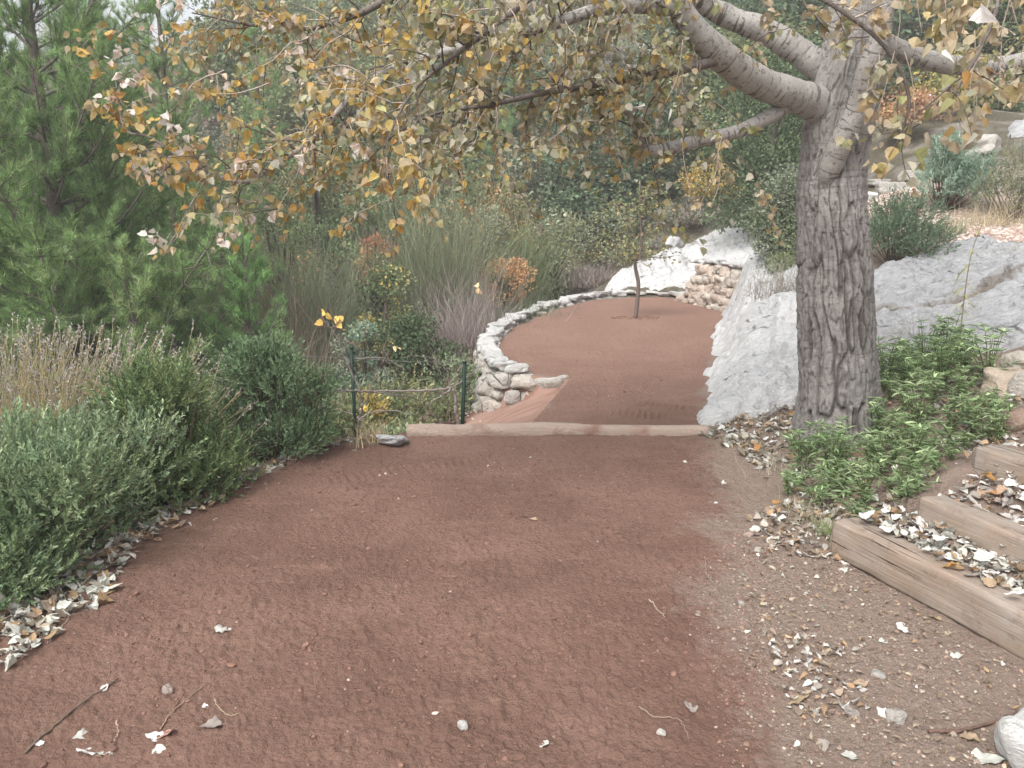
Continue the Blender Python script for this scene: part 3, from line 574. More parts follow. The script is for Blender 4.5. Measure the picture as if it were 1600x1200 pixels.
    def twig(p, d, ln, r0, depth, scale=1.0, pal=None, dens=1.0):
        n = max(5, int(ln / .045)); q = [p]; v = unit(d)
        for _ in range(n):
            v = unit(v + g.normal(0, .16, 3) + np.array([0, 0, -.05])); q.append(q[-1] + v * ln / n)
        q = np.array(q); V, F, uv = tube(q, np.linspace(r0, .0012, len(q)), 4, False)
        c = np.array((.42, .36, .31)) if g.random() < .45 else np.array((.13, .10, .085)); tw.add(V, F, c, uv)
        if depth > 0:
            for k in range(g.integers(2, 4)):
                i_ = g.integers(1, len(q) - 1); sd_ = unit(np.cross(v, g.normal(size=3))); twig(q[i_], unit(v * .6 + sd_ * .8), ln * g.uniform(.4, .65), r0 * .6, depth - 1, scale, pal, dens)
        k = max(2, int(len(q) * 1.5 * dens)); idx = g.integers(len(q) // 4, len(q), k)
        put_leaves(q[idx], np.repeat(v[None], k, 0), 0, scale, pal)
    for k, q in pts:
        L = np.r_[0, np.cumsum(np.linalg.norm(np.diff(q[:, :3], axis=0), axis=1))]; s0 = {'A': .9, 'B': 1.0, 'C': 1.0, 'D': .95, 'E': .55, 'F': .35, 'Q': .8, 'T': .45}.get(k, .3)
        step = {'F': .042, 'N': .038, 'K': .04, 'O': .06, 'C': .06, 'E': .13, 'D': .10, 'Q': .10, 'T': .13}.get(k, .10)
        s = s0
        while s < L[-1]:
            i_ = min(np.searchsorted(L, s), len(q) - 2); p = q[i_, :3]; d = unit(q[i_ + 1, :3] - p); px, py = topx(p)
            sd_ = unit(np.cross(d, g.normal(size=3))); up = g.uniform(-.75, .55)
            v = unit(d * .55 + sd_ * .8 + np.array([0, 0, up]))
            ln = g.uniform(.18, .48)
            if k in 'FNK' and px > 450: ln *= 1.05
            sc = 1.0 if k not in 'QT' else (1.05 if k == 'T' else 1.0)
            if k == 'F' and px < 330: v = unit(v + np.array([0, 0, .25])); ln *= .6
            twig(p, v, ln, max(.0022, min(.006, q[i_, 3] * .5)), 1 if g.random() < .75 else 0, sc, None, .9 if px > 450 else .8)
            s += step * g.uniform(.6, 1.5)
    # long hanging sprays
    for (px, py, Y, qx, qy) in ((985, 185, 4.8, 1085, 335), (720, 170, 4.3, 880, 330), (880, 60, 4.3, 905, 250), (640, 160, 4.15, 600, 330), (800, 60, 4.4, 800, 210), (560, 150, 4.2, 420, 345), (330, 262, 4.0, 270, 400), (760, 170, 4.2, 690, 270), (950, 130, 4.6, 1000, 260), (1050, 110, 4.7, 1100, 355), (420, 130, 4.2, 300, 160), (350, 110, 4.2, 230, 150), (560, 30, 4.7, 440, 130), (660, 90, 4.2, 500, 120), (900, 0, 4.5, 760, 110), (1100, 60, 4.9, 960, 100), (1000, 60, 4.6, 1120, 160), (480, 60, 4.6, 330, 80)):
        a, b = atY(px, py, Y), atY(qx, qy, Y - .2); twig(a, b - a, np.linalg.norm(b - a) * 1.05, .004, 1, 1.0, None, 1.1)
    # near leaves hanging in at the upper right, close to the lens
    for (px, py, Y, pal, sc) in ((1480, 45, 2.35, [(.80, .78, .75)], 1.25), (1560, 85, 2.3, [(.40, .22, .07)], 1.35), (1590, 60, 2.25, [(.46, .26, .07)], 1.3), (1520, 200, 2.5, [(.36, .25, .10)], 1.3), (1430, 215, 2.9, TAN, 1.2), (1560, 190, 2.6, [(.40, .28, .12)], 1.2), (1500, 20, 2.4, TAN, 1.2), (1400, 100, 3.2, TAN, 1.1), (1370, 200, 3.3, TAN, 1.1), (1440, 70, 3.0, OLI, 1.1), (1580, 150, 2.5, TAN, 1.2), (1110, 345, 3.6, [(.42, .40, .34)], 1.1), (1080, 325, 3.6, [(.45, .43, .38)], 1.1), (1040, 180, 3.4, [(.52, .50, .47)], 1.2)):
        p = atY(px, py - 20, Y); n = 2 if sc > 1.22 else 4
        put_leaves(p + g.normal(0, .03, (n, 3)), np.repeat(np.array([[0, 0, -1.]]), n, 0), 0, sc, pal)
        a = p + np.array([g.normal(0, .05), .05, .25]); V, F, uv = tube(spline([a, (a + p) / 2 + g.normal(0, .015, 3), p], 8), .0018, 4); tw.add(V, F, (.34, .28, .22), uv)
    # upper crown out of the frame: keeps the real shade
    for _ in range(150):
        h = g.uniform(3.9, 7.4); rad = (2.7 - abs(h - 5) * .7); a = g.uniform(0, 6.28); rr = rad * math.sqrt(g.random())
        p = np.array([1.9 + rr * math.cos(a), 5.4 + rr * .8 * math.sin(a), h]); twig(p, np.array([math.cos(a), math.sin(a), .3]), g.uniform(.5, .9), .006, 1, 1.4, None, .55)
    tw.build('twigs', M_twig, t, base); lf.build('crown', M_pop, t, base, smooth=False)
    return lf.n
poplar()

# ------------------------------------------------------------------ plant builders (built at the origin, z up)
def at_ground(px, py, Y, dz=0.0):
    p = atY(px, py, Y); return np.array([p[0], Y, gz1(p[0], Y) + dz])
def shrub_parts(t, g, rx, ry, h, n_sprig, per, L, Wd, slen, pal, up=.6, tpl=OV, lobes=9, droop=0, stem_c=(.13, .10, .075), var=.2, stems=50, low=.12, mat=None, fill=.45):
    lc = np.c_[g.normal(0, .38, (lobes, 2)) * [rx, ry], g.uniform(.35, .72, lobes) * h]; lr = g.uniform(.28, .46, lobes) * min((rx + ry) / 2, h)[()] if hasattr(min((rx + ry) / 2, h), '__getitem__') else g.uniform(.30, .5, lobes) * min((rx + ry) / 2, h)
    lc[:5] = [[rx * .6, 0, h * .25], [-rx * .5, -ry * .4, h * .25], [rx * .3, -ry * .6, h * .2], [rx * .55, -ry * .35, h * .2], [0, ry * .5, h * .3]]
    k = g.integers(0, lobes, n_sprig); d = rdir(g, n_sprig); d[:, 2] = np.where(d[:, 2] < -.5, -d[:, 2], d[:, 2])
    rad = lr[k][:, None] * np.array([1.15, 1.15, 1.0]) * np.cbrt(g.uniform(fill ** 3, 1.1, (n_sprig, 1)))
    P = lc[k] + d * rad; P[:, 2] = np.where(P[:, 2] < low * h, low * h + g.uniform(0, .25, n_sprig) * h, P[:, 2]); P[:, 2] = np.minimum(P[:, 2], h * 1.0)
    D = unit(d * .8 + np.array([0, 0, up]) + g.normal(0, .25, (n_sprig, 3))); ln = slen * g.uniform(.6, 1.3, n_sprig)
    sc = pick(g, n_sprig, pal, var)
    mb = MB(); f = np.tile(np.linspace(0, 1, per), n_sprig) + g.uniform(-.05, .05, n_sprig * per); idx = np.repeat(np.arange(n_sprig), per)
    C = P[idx] + D[idx] * (ln[idx] * f)[:, None]; az = rdir(g, len(idx)); side = unit(np.cross(D[idx], az)); A = unit(side * .75 + D[idx] * (.45 + .8 * np.clip(f, 0, 1))[:, None] + [0, 0, -droop])
    N = unit(D[idx] + g.normal(0, .35, A.shape)); sz = g.uniform(.7, 1.25, len(idx))
    leaves(mb, C, A, N, L * sz, Wd * sz, sc[idx] * np.exp(g.normal(0, .12, (len(idx), 1))), tpl, 0, g.normal(0, .15, len(idx)))
    mb.build('foliage', mat or M_leaf, t, smooth=False)
    sb = MB(); pk = g.integers(0, n_sprig, stems)
    for q in pk:
        b = np.array([g.normal(0, .12) * rx, g.normal(0, .12) * ry, -.05]); e = P[q] + D[q] * ln[q]; m = (b + e) / 2 + [0, 0, -.08 * h] + g.normal(0, .03, 3) * rx
        V, F, uv = tube(spline([b, m, e], 8), np.linspace(.010, .002, 8) * min(1, h), 5, False); sb.add(V, F, stem_c)
    sb.build('stems', M_twig, t)
def shrub(name, label, loc, seed, *a, cat='shrub', group=None, rz=0, **k):
    t = thing(name, label, cat, tuple(loc), group, rz); shrub_parts(t, np.random.default_rng(seed), *a, **k); return t
def broom_parts(t, g, n, h, spread, wd, pal_low, pal_tip, branch=2, arch=.20, base_r=.24, seg=5, lowcut=0.0):
    mb = MB(); nb = n; az = g.uniform(0, 6.283, nb); inc = np.abs(g.normal(0, spread, nb)); ln = h * g.uniform(.55, 1.1, nb) * (1 - .25 * np.clip(inc, 0, 1))
    D = np.c_[np.cos(az) * np.sin(inc), np.sin(az) * np.sin(inc), np.cos(inc)]
    if nb > 600:
        ck_ = g.integers(0, 16, nb); cd = g.normal(0, spread * .9, (16, 2)); D = unit(np.c_[cd[ck_] + g.normal(0, spread * .42, (nb, 2)), np.ones(nb)]); ln = ln * g.uniform(.6, 1.12, 16)[ck_]
    B = np.c_[g.normal(0, base_r, (nb, 2)), np.zeros(nb)]
    cl, ct = pick(g, nb, pal_low, .28), pick(g, nb, pal_tip, .28)
    if nb > 600: ct = ct * np.exp(g.normal(0, .22, (16, 1)))[ck_] * 1.12; cl = cl * 1.15
    def strips(B, D, ln, wd, cl, ct, f0, f1):
        m = len(B); s = np.linspace(0, 1, seg)[None, :, None]; bend = g.normal(0, arch, (m, 1, 3)); bend[..., 2] = -np.abs(bend[..., 2]) * .6 + .12
        P = B[:, None] + (D[:, None] * s + bend * s * s) * ln[:, None, None]
        sd_ = unit(np.cross(D, rdir(g, m)))[:, None] * (wd / 2) * (1.05 - s)
        V = np.stack([P + sd_, P - sd_], 2).reshape(-1, 3); i_ = np.arange(seg - 1)
        F = np.stack([2 * i_, 2 * i_ + 1, 2 * i_ + 3, 2 * i_ + 2], -1)[None] + (np.arange(m) * seg * 2)[:, None, None]
        w = (f0 + (f1 - f0) * s); C = cl[:, None] * (1 - w) + ct[:, None] * w
        mb.add(V, F.reshape(-1, 4), np.repeat(C.reshape(-1, 3), 2, 0)); return P
    P = strips(B, D, ln, wd, cl, ct, 0, .8)
    for _ in range(branch):
        k = g.integers(1, seg - 1, nb); b = P[np.arange(nb), k]; d = unit(D + g.normal(0, .33, D.shape) + [0, 0, .15])
        strips(b, d, ln * g.uniform(.3, .6, nb), wd * .75, cl * .5 + ct * .5, ct, 0, 1)
    mb.build('stems', M_dry, t, smooth=False)
def broom(name, label, loc, seed, *a, cat='shrub', group=None, **k):
    t = thing(name, label, cat, tuple(loc), group); broom_parts(t, np.random.default_rng(seed), *a, **k); return t
def tree_parts(t, g, h, rx, trunk_r, pal, n_clump, per, L, Wd, crown0=.3, clump_r=.3, tpl=RH, trunk_c=(.12, .10, .085), lean=(0, 0), var=.18, shape=1.0, limb=True):
    top = np.array([lean[0], lean[1], h]); q = spline([np.array([0, 0, -.25]), top * .35 + np.r_[g.normal(0, .04, 2) * h, 0], top * .8], 14)
    tb = MB(); V, F, uv = tube(q, np.linspace(trunk_r, trunk_r * .3, 14), 8); tb.add(V, F, trunk_c)
    z = crown0 + (1 - crown0) * g.uniform(0, 1, n_clump); prof = np.sqrt(np.clip(1 - ((z - (crown0 + (1 - crown0) * .42)) / (.62 * (1 - crown0))) ** 2, .05, 1)) ** shape
    a = g.uniform(0, 6.283, n_clump); rr = rx * prof * np.sqrt(g.uniform(.12, 1.0, n_clump))
    C = np.c_[rr * np.cos(a), rr * np.sin(a), z * h] + np.outer(z, [*lean, 0]); cr = clump_r * g.uniform(.6, 1.3, n_clump)
    if limb:
        for c in C[g.integers(0, n_clump, min(n_clump, 26))]:
            s = np.clip(c[2] / h * .75, .15, .8); b = q[int(s * 13)]; V, F, uv = tube(spline([b, (b + c) / 2 + g.normal(0, .06, 3) * h * .3, c], 7), np.linspace(trunk_r * .38, trunk_r * .07, 7), 5, False); tb.add(V, F, trunk_c)
    tb.build('trunk', M_twig, t)
    idx = np.repeat(np.arange(n_clump), per); d = rdir(g, len(idx)); d[:, 2] = d[:, 2] * .8 + .15
    P = C[idx] + d * (cr[idx] * np.cbrt(g.uniform(.15, 1, len(idx))))[:, None]; mb = MB(); col = pick(g, n_clump, pal, var)[idx] * np.exp(g.normal(0, .18, (len(idx), 1)))
    A = unit(d * .7 + g.normal(0, .6, d.shape)); N = unit(d + np.array([0, 0, .5]) + g.normal(0, .5, d.shape)); sz = g.uniform(.65, 1.3, len(idx))
    leaves(mb, P, A, N, L * sz, Wd * sz, col, tpl); mb.build('crown', M_leaf, t, smooth=False)
def tree(name, label, loc, seed, *a, cat='tree', group=None, **k):
    t = thing(name, label, cat, tuple(loc), group); tree_parts(t, np.random.default_rng(seed), *a, **k); return t
def pine(name, label, loc, seed, h, spread, n_br, low, pal, lean=(0, 0), needle=.075, per=22, group=None, dens=1.0):
    g = np.random.default_rng(seed); t = thing(name, label, 'tree', tuple(loc), group); tb, bb, nb = MB(), MB(), MB()
    q = spline([np.array([0, 0, -.3]), np.array([lean[0] * .3 + .08, lean[1] * .3, h * .4]), np.array([lean[0], lean[1], h])], 40)
    V, F, uv = tube(q, np.linspace(.015 * h, .003 * h, 40), 10); tb.add(V, F, (.15, .12, .105)); tb.build('trunk', M_twig, t)
    TP, TD = [], []
    for k in range(n_br):
        s = low + (1 - low) * (k + g.random()) / n_br; b = q[min(39, int(s * 39))]; a = k * 2.4 + g.normal(0, .3)
        ln = spread * (1.05 - s * .8) * g.uniform(.7, 1.15); el = .15 + .75 * s + g.normal(0, .12)
        d = np.array([math.cos(a) * math.cos(el), math.sin(a) * math.cos(el), math.sin(el)])
        P = spline([b, b + d * ln * .5 + [0, 0, -.06 * ln], b + d * ln + [0, 0, .12 * ln]], 14); V, F, uv = tube(P, np.linspace(.010 * ln + .006, .004, 14), 6, False); bb.add(V, F, (.22, .19, .17))
        for m in range(int(10 * ln * dens) + 3):
            i_ = int(g.uniform(.22, 1) * 13); sl = ln * g.uniform(.18, .42) * (1.25 - i_ / 16); sd_ = unit(d * .75 + g.normal(0, .55, 3) + [0, 0, .35])
            Q = spline([P[i_], P[i_] + sd_ * sl * .5, P[i_] + sd_ * sl + [0, 0, .10 * sl]], 7); V, F, uv = tube(Q, np.linspace(.007, .003, 7), 4, False); bb.add(V, F, (.20, .17, .14))
            kk = max(3, int(sl / .05)); f = g.uniform(.25, 1, kk); ii = np.minimum((f * 6).astype(int), 5); pp = Q[ii] + (Q[ii + 1] - Q[ii]) * (f * 6 - ii)[:, None]
            TP.append(pp + g.normal(0, .012, (kk, 3))); TD.append(unit(Q[ii + 1] - Q[ii] + g.normal(0, .35, (kk, 3)) * np.linalg.norm(Q[1] - Q[0]) + [0, 0, .02]))
    TP, TD = np.vstack(TP), np.vstack(TD); n = len(TP); idx = np.repeat(np.arange(n), per)
    A = unit(TD[idx] * .75 + rdir(g, len(idx)) * .75 + [0, 0, .12]); C = TP[idx] + TD[idx] * g.uniform(-.04, .05, (len(idx), 1))
    cl = pick(g, n, pal, .16)[idx] * np.exp(g.normal(0, .15, (len(idx), 1)))
    leaves(nb, C, A, rdir(g, len(idx)), needle * g.uniform(.7, 1.25, len(idx)), .0042 * needle / .075, cl, NEED)
    bb.build('branches', M_twig, t); nb.build('crown', M_need, t, smooth=False); return t

# palettes (real leaf colours)
EVG = [(.085, .12, .055), (.105, .14, .065), (.075, .105, .05), (.125, .155, .075)]
OLV = [(.16, .17, .085), (.19, .195, .10), (.135, .145, .075)]
GREY = [(.17, .19, .14), (.21, .225, .17), (.145, .165, .115)]
TEAL = [(.13, .20, .145), (.16, .23, .17), (.11, .17, .12)]
PINE = [(.085, .135, .045), (.10, .155, .055), (.075, .115, .045), (.12, .16, .065)]
ORG = [(.36, .19, .085), (.30, .17, .09), (.38, .24, .11), (.25, .18, .10)]
RED = [(.36, .16, .11), (.32, .18, .12), (.28, .20, .11)]
YEL = [(.36, .29, .08), (.31, .25, .08), (.24, .22, .09)]
MAUVE = [(.20, .155, .14), (.24, .19, .165), (.165, .135, .115)]
DRYB = [(.26, .17, .13), (.22, .16, .12)]
BRG = [(.13, .165, .095), (.155, .19, .115), (.115, .145, .085)]

# ------------------------------------------------------------------ the border of rounded shrubs on the left
SHG = [(.15, .20, .10), (.175, .225, .125), (.12, .165, .085), (.215, .26, .16), (.14, .20, .12)]
SHD = [(.10, .15, .065), (.13, .18, .08), (.085, .125, .055), (.155, .19, .08)]
for (nm, lab, x, y, rx, ry, h, ns, pal, sd_) in (
    ('evergreen_shrub', 'bushy pale green shrub nearest the camera at the left edge', -2.44, 3.16, .54, .40, .76, 2500, SHG, 21),
    ('evergreen_shrub', 'rounded small-leaved shrub in front of the tan lavender stalks', -2.48, 3.88, .55, .44, .86, 2200, SHG, 22),
    ('evergreen_shrub', 'upright dark green shrub in the middle of the left border', -2.02, 4.42, .44, .38, .98, 2200, SHD, 23),
    ('evergreen_shrub', 'dense blue-green shrub at the far end of the left border beside the vine posts', -1.60, 5.14, .38, .34, .98, 1600, [(.115, .165, .09), (.14, .195, .115), (.09, .135, .07)], 24)):
    shrub(nm, lab, (x, y, gz1(x, y) - .03), sd_, rx, ry, h, ns, 15, .026, .0095, .12, pal, up=.75, lobes=12, stems=90, low=.08, fill=.35)

# tan lavender behind them
def lavender():
    g = np.random.default_rng(31); p = np.array([-3.05, 4.95, gz1(-3.05, 4.95)]); t = thing('lavender', 'tall tan lavender gone to seed leaning over behind the left shrubs', 'plant', tuple(p)); st, hd = MB(), MB()
    for k in range(1050):
        b = np.array([g.normal(0, .34), g.normal(0, .18), .15]); a = g.normal(.22, .38); ln = g.uniform(.85, 1.32); d = unit(np.array([math.sin(a) + b[0] * .35, g.normal(0, .22), math.cos(a)]))
        q = spline([b, b + d * ln * .5 + [0, 0, .02], b + d * ln + [.05, 0, -.02]], 6); V, F, uv = tube(q, np.linspace(.0024, .0016, 6), 4, False); st.add(V, F, np.array((.44, .37, .25)) * g.uniform(.7, 1.2) if g.random() < .8 else np.array((.54, .40, .18)))
        n = 9; e = q[-1]; dd = unit(q[-1] - q[-2]); f = g.uniform(-.055, .02, n); leaves(hd, e + dd * f[:, None], unit(dd + g.normal(0, .5, (n, 3))), rdir(g, n), .02, .011, np.array((.33, .295, .275)) * g.uniform(.7, 1.25, (n, 1)), RH)
    st.build('stalks', M_dry, t); hd.build('flower_heads', M_dry, t)
    mb = MB(); n = 5000; C = np.c_[g.normal(0, .38, n), g.normal(0, .25, n), g.uniform(0, .42, n)]; leaves(mb, C, unit(np.c_[g.normal(0, .4, (n, 2)), np.ones(n)]), rdir(g, n), .07, .006, pick(g, n, [(.22, .24, .13), (.30, .28, .13), (.18, .20, .12)], .2), RH); mb.build('foliage', M_leaf, t, smooth=False)
lavender()

# ------------------------------------------------------------------ pines on the left
pine('pine_tree', 'largest pine with feathery green needles filling the upper left', at_ground(95, 480, 9.6), 41, 8.6, 3.0, 135, .08, PINE, (-.2, .3), .09, 24, dens=1.5)
pine('pine_tree', 'taller slimmer pine standing behind the poplar leaf tips', at_ground(265, 420, 13.0), 42, 7.2, 2.3, 64, .12, PINE, (.2, 0), .10, 20, dens=1.2)
pine('pine_tree', 'pine filling the left edge behind the largest pine', at_ground(5, 420, 13.5), 45, 9.5, 2.6, 90, .15, PINE, (.2, 0), .10, 18, dens=1.2)
pine('pine_tree', 'pine crown rising between the largest pine and the slim one', at_ground(165, 420, 15.5), 46, 9.2, 2.3, 84, .15, PINE, (-.1, 0), .11, 18, dens=1.2)
pine('pine_tree', 'small bright green pine to the left of the grey-green broom', at_ground(375, 500, 9.9), 43, 2.9, 1.15, 44, .05, [(.10, .18, .06), (.12, .20, .07), (.09, .15, .055)], (.1, 0), .085, 20, dens=2.2)
pine('pine_tree', 'low young pine just beyond the lavender stalks', at_ground(215, 520, 8.4), 44, 2.6, 1.3, 40, .05, PINE, (-.1, 0), .085, 20, dens=2.0)

# ------------------------------------------------------------------ scrub beyond the terrace
def height(px_top, loc): # height that brings a plant's top to that row of the photo
    return EYE + (330 - px_top) * loc[1] / FPX * 1.02 - loc[2]
def B(name, label, px, top, Y, seed, n, spread, pl, pt, **k):
    p = at_ground(px, 500, Y); return broom(name, label, p, seed, n, height(top, p), spread, .0085 * Y / 12, pl, pt, **k)
def Tr(name, label, px, top, Y, seed, rxpx, pal, ncl, per, L, cat='shrub', crown0=.12, cr=.26, **k):
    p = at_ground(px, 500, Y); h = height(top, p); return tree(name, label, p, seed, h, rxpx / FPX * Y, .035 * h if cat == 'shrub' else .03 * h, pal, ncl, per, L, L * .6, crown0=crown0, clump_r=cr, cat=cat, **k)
B('broom_bush', 'tall grey-green broom bush standing right of the small pine', 490, 345, 12.2, 51, 1300, .21, DRYB + BRG + BRG, BRG)
B('broom_bush', 'biggest broom bush, green on top and bare mauve twigs below', 690, 297, 13.0, 52, 1600, .21, MAUVE + DRYB + BRG, BRG, branch=3)
B('dry_bush', 'bare grey twiggy bush below the biggest broom', 735, 425, 11.6, 53, 900, .34, MAUVE, [(.26, .23, .215), (.22, .19, .18)], branch=3)
B('dry_bush', 'reddish brown withered bush between pine and broom', 425, 440, 11.2, 54, 500, .35, DRYB, DRYB)
B('dry_bush', 'low withered brown twigs in front of the grey-green broom', 470, 500, 9.6, 65, 500, .5, DRYB + MAUVE, MAUVE + BRG)
B('broom_bush', 'low fine green broom just outside the curved stone wall', 815, 462, 12.4, 55, 900, .45, BRG, BRG + [(.15, .17, .10)])
B('broom_bush', 'yellowish green upright broom behind the orange shrub', 800, 340, 16.5, 56, 900, .2, BRG, [(.17, .19, .085), (.14, .17, .08)])
Tr('evergreen_oak', 'leafy green oak bush above the grey-green broom', 505, 235, 17.5, 57, 110, EVG + OLV, 70, 130, .075, cr=.42)
Tr('evergreen_oak', 'pale green leafy bush left of the biggest broom', 590, 300, 15.8, 58, 75, [(.11, .15, .07), (.14, .175, .085)], 60, 110, .07, cr=.34)
Tr('evergreen_oak', 'round light green bush between the two tall brooms', 588, 385, 14.6, 170, 50, [(.14, .175, .085), (.17, .20, .10)], 44, 110, .055, cr=.26)
Tr('scrub_oak', 'loose olive bush filling the gap left of the grey-green broom', 440, 330, 14.8, 171, 70, OLV + [(.14, .175, .085)], 50, 100, .06, cr=.32)
Tr('scrub_oak', 'pale sage bush rising right of the biggest broom', 752, 335, 15.4, 172, 52, GREY + OLV, 48, 90, .06, cr=.28)
Tr('smoke_bush', 'small bush with coral red autumn leaves', 592, 372, 13.6, 59, 36, RED + ORG, 26, 70, .06, crown0=.72, cr=.14)
Tr('oak_sapling', 'dark green bush with a yellow flush below the coral bush', 605, 425, 11.6, 60, 52, EVG + EVG + YEL, 48, 90, .055, cr=.2)
Tr('evergreen_shrub', 'dark low green mound in front of the bare twiggy bush', 640, 500, 10.6, 61, 80, [(.055, .08, .04), (.07, .10, .05)], 60, 110, .045, cr=.22)  # dark green leaf colour of its own
Tr('smoke_bush', 'rounded orange autumn bush outside the curved wall', 790, 405, 14.4, 62, 46, ORG, 40, 90, .055, crown0=.5, cr=.18)
Tr('sage_shrub', 'small teal grey shrub behind the first vine post', 562, 508, 8.8, 63, 42, TEAL + GREY, 46, 100, .035, cr=.13)
Tr('scrub_oak', 'thin olive and ochre bush right of the orange bush', 868, 345, 17.5, 64, 65, OLV + GREY + [(.30, .22, .10)], 46, 70, .07, crown0=.1, cr=.34)
Tr('scrub_oak', 'airy yellow-green bush behind the sapling', 950, 335, 18.2, 66, 75, [(.20, .21, .08), (.25, .23, .09), (.17, .18, .09), (.30, .22, .11)] + GREY, 50, 70, .07, crown0=.1, cr=.36)
B('dry_bush', 'grey leafless bush at the left end of the far white slab', 925, 405, 16.8, 67, 700, .5, MAUVE, [(.25, .22, .20), (.20, .17, .15)])
B('dry_bush', 'pale grey twiggy bush on top of the far white slab', 1010, 372, 18.4, 68, 700, .5, [(.26, .24, .22)], GREY)
Tr('rockrose', 'dull grey-green bush crowning the far white slab', 1085, 335, 18.6, 69, 62, GREY + MAUVE, 50, 90, .06, cr=.3)
Tr('smoke_bush', 'bright golden orange bush beside the dark evergreen', 1100, 268, 18.5, 70, 40, [(.40, .28, .09), (.38, .25, .08), (.42, .32, .13)], 40, 90, .065, crown0=.45, cr=.26)
Tr('evergreen_oak', 'tall dark evergreen oak left of the poplar trunk', 1190, 118, 15.6, 71, 105, [(.055, .085, .038), (.07, .10, .05), (.085, .115, .06)], 130, 150, .065, cat='tree', crown0=.12, cr=.42)
Tr('grey_shrub', 'tall grey-green shrub on the rock touching the trunk', 1226, 285, 10.4, 72, 62, GREY + [(.13, .16, .09)], 90, 120, .04, cr=.22)
Tr('grey_shrub', 'yellow-green lower shrub hanging over the white rock', 1228, 405, 9.9, 79, 34, [(.17, .19, .09), (.20, .21, .11)] + GREY, 50, 110, .035, cr=.16)
p = at_ground(1232, 500, 8.4, .1); broom('dry_bush', 'dry grey tuft sprawling on the white rock beside the trunk', p, 73, 300, .42, .75, .005, MAUVE, [(.26, .25, .21), (.19, .20, .15)])
p = at_ground(1395, 440, 9.3); shrub('evergreen_shrub', 'low blue-green shrub right of the trunk above the cracked slab', p, 74, .52, .45, .80, 1100, 14, .035, .010, .13, [(.10, .145, .085), (.125, .175, .115), (.085, .12, .07)], up=.6, lobes=10)
p = at_ground(1478, 300, 11.6); shrub('olive_shrub', 'silvery teal shrub beside the stone step of the gravel path', p, 75, .52, .5, 1.02, 1000, 13, .05, .013, .16, [(.19, .265, .20), (.23, .31, .245), (.16, .22, .16)], up=.85, lobes=11)
p = at_ground(1585, 300, 11.0); shrub('grey_shrub', 'dull olive shrub at the right edge above the gravel path', p, 76, .6, .5, .95, 800, 12, .05, .008, .16, GREY + OLV, up=.5, lobes=10)
Tr('smoke_bush', 'yellow autumn sapling above the silvery shrub', 1445, 118, 17.0, 77, 50, YEL, 40, 60, .075, crown0=.35, cr=.3)
Tr('smoke_bush', 'red-orange autumn bush right of the poplar fork', 1385, 168, 16.4, 78, 38, RED + ORG, 34, 70, .07, crown0=.35, cr=.26)
Tr('evergreen_oak', 'dark rounded bush behind the yellow sapling', 1500, 165, 18.6, 80, 48, EVG, 50, 110, .07, cr=.34)

# small planted tree on the terrace
def sapling():
    g = np.random.default_rng(91); b = np.array([1.89, 12.02, gz1(1.89, 12.02)]); t = thing('young_tree', 'slim young tree planted in the middle of the upper red terrace', 'tree', tuple(b))
    mb = MB(); q = spline([(0, 0, -.05), (.03, 0, .5), (-.03, 0, .82), (.05, 0, 1.05), (.02, 0, 1.6), (.0, 0, 2.0)], 30); V, F, uv = tube(q, np.linspace(.034, .012, 30), 8); mb.add(V, F, (.17, .135, .115))
    lf = MB()
    for k in range(34):
        i_ = g.integers(13, 29); a = g.uniform(0, 6.28); ln = g.uniform(.3, .75); d = np.array([math.cos(a), math.sin(a), g.uniform(.0, .7)]); e = q[i_] + unit(d) * ln
        Q = spline([q[i_], (q[i_] + e) / 2 + [0, 0, -.03], e], 8); V, F, uv = tube(Q, np.linspace(.008, .003, 8), 4, False); mb.add(V, F, (.17, .14, .12)); n = 24; ii = g.integers(2, 8, n)
        leaves(lf, Q[ii] + g.normal(0, .055, (n, 3)), rdir(g, n) - [0, 0, .4], rdir(g, n) + [0, 0, .6], .055, .034, pick(g, n, [(.15, .165, .075), (.17, .175, .08), (.24, .20, .09), (.13, .15, .075)], .2), OV)
    mb.build('trunk', M_twig, t); lf.build('crown', M_leaf, t, smooth=False)
    mb = MB(); n = 60; a = g.uniform(0, 6.28, n); r = .16 + .1 * g.random(n); x, y = b[0] + r * np.cos(a) * 1.5, b[1] + r * np.sin(a)
    lumps(mb, g, np.c_[x, y, ground(x, y)], g.uniform(.015, .035, n), np.tile((.22, .12, .09), (n, 1)), .6); tag(mb.build('soil_ring', M_clod), kind='stuff')
sapling()

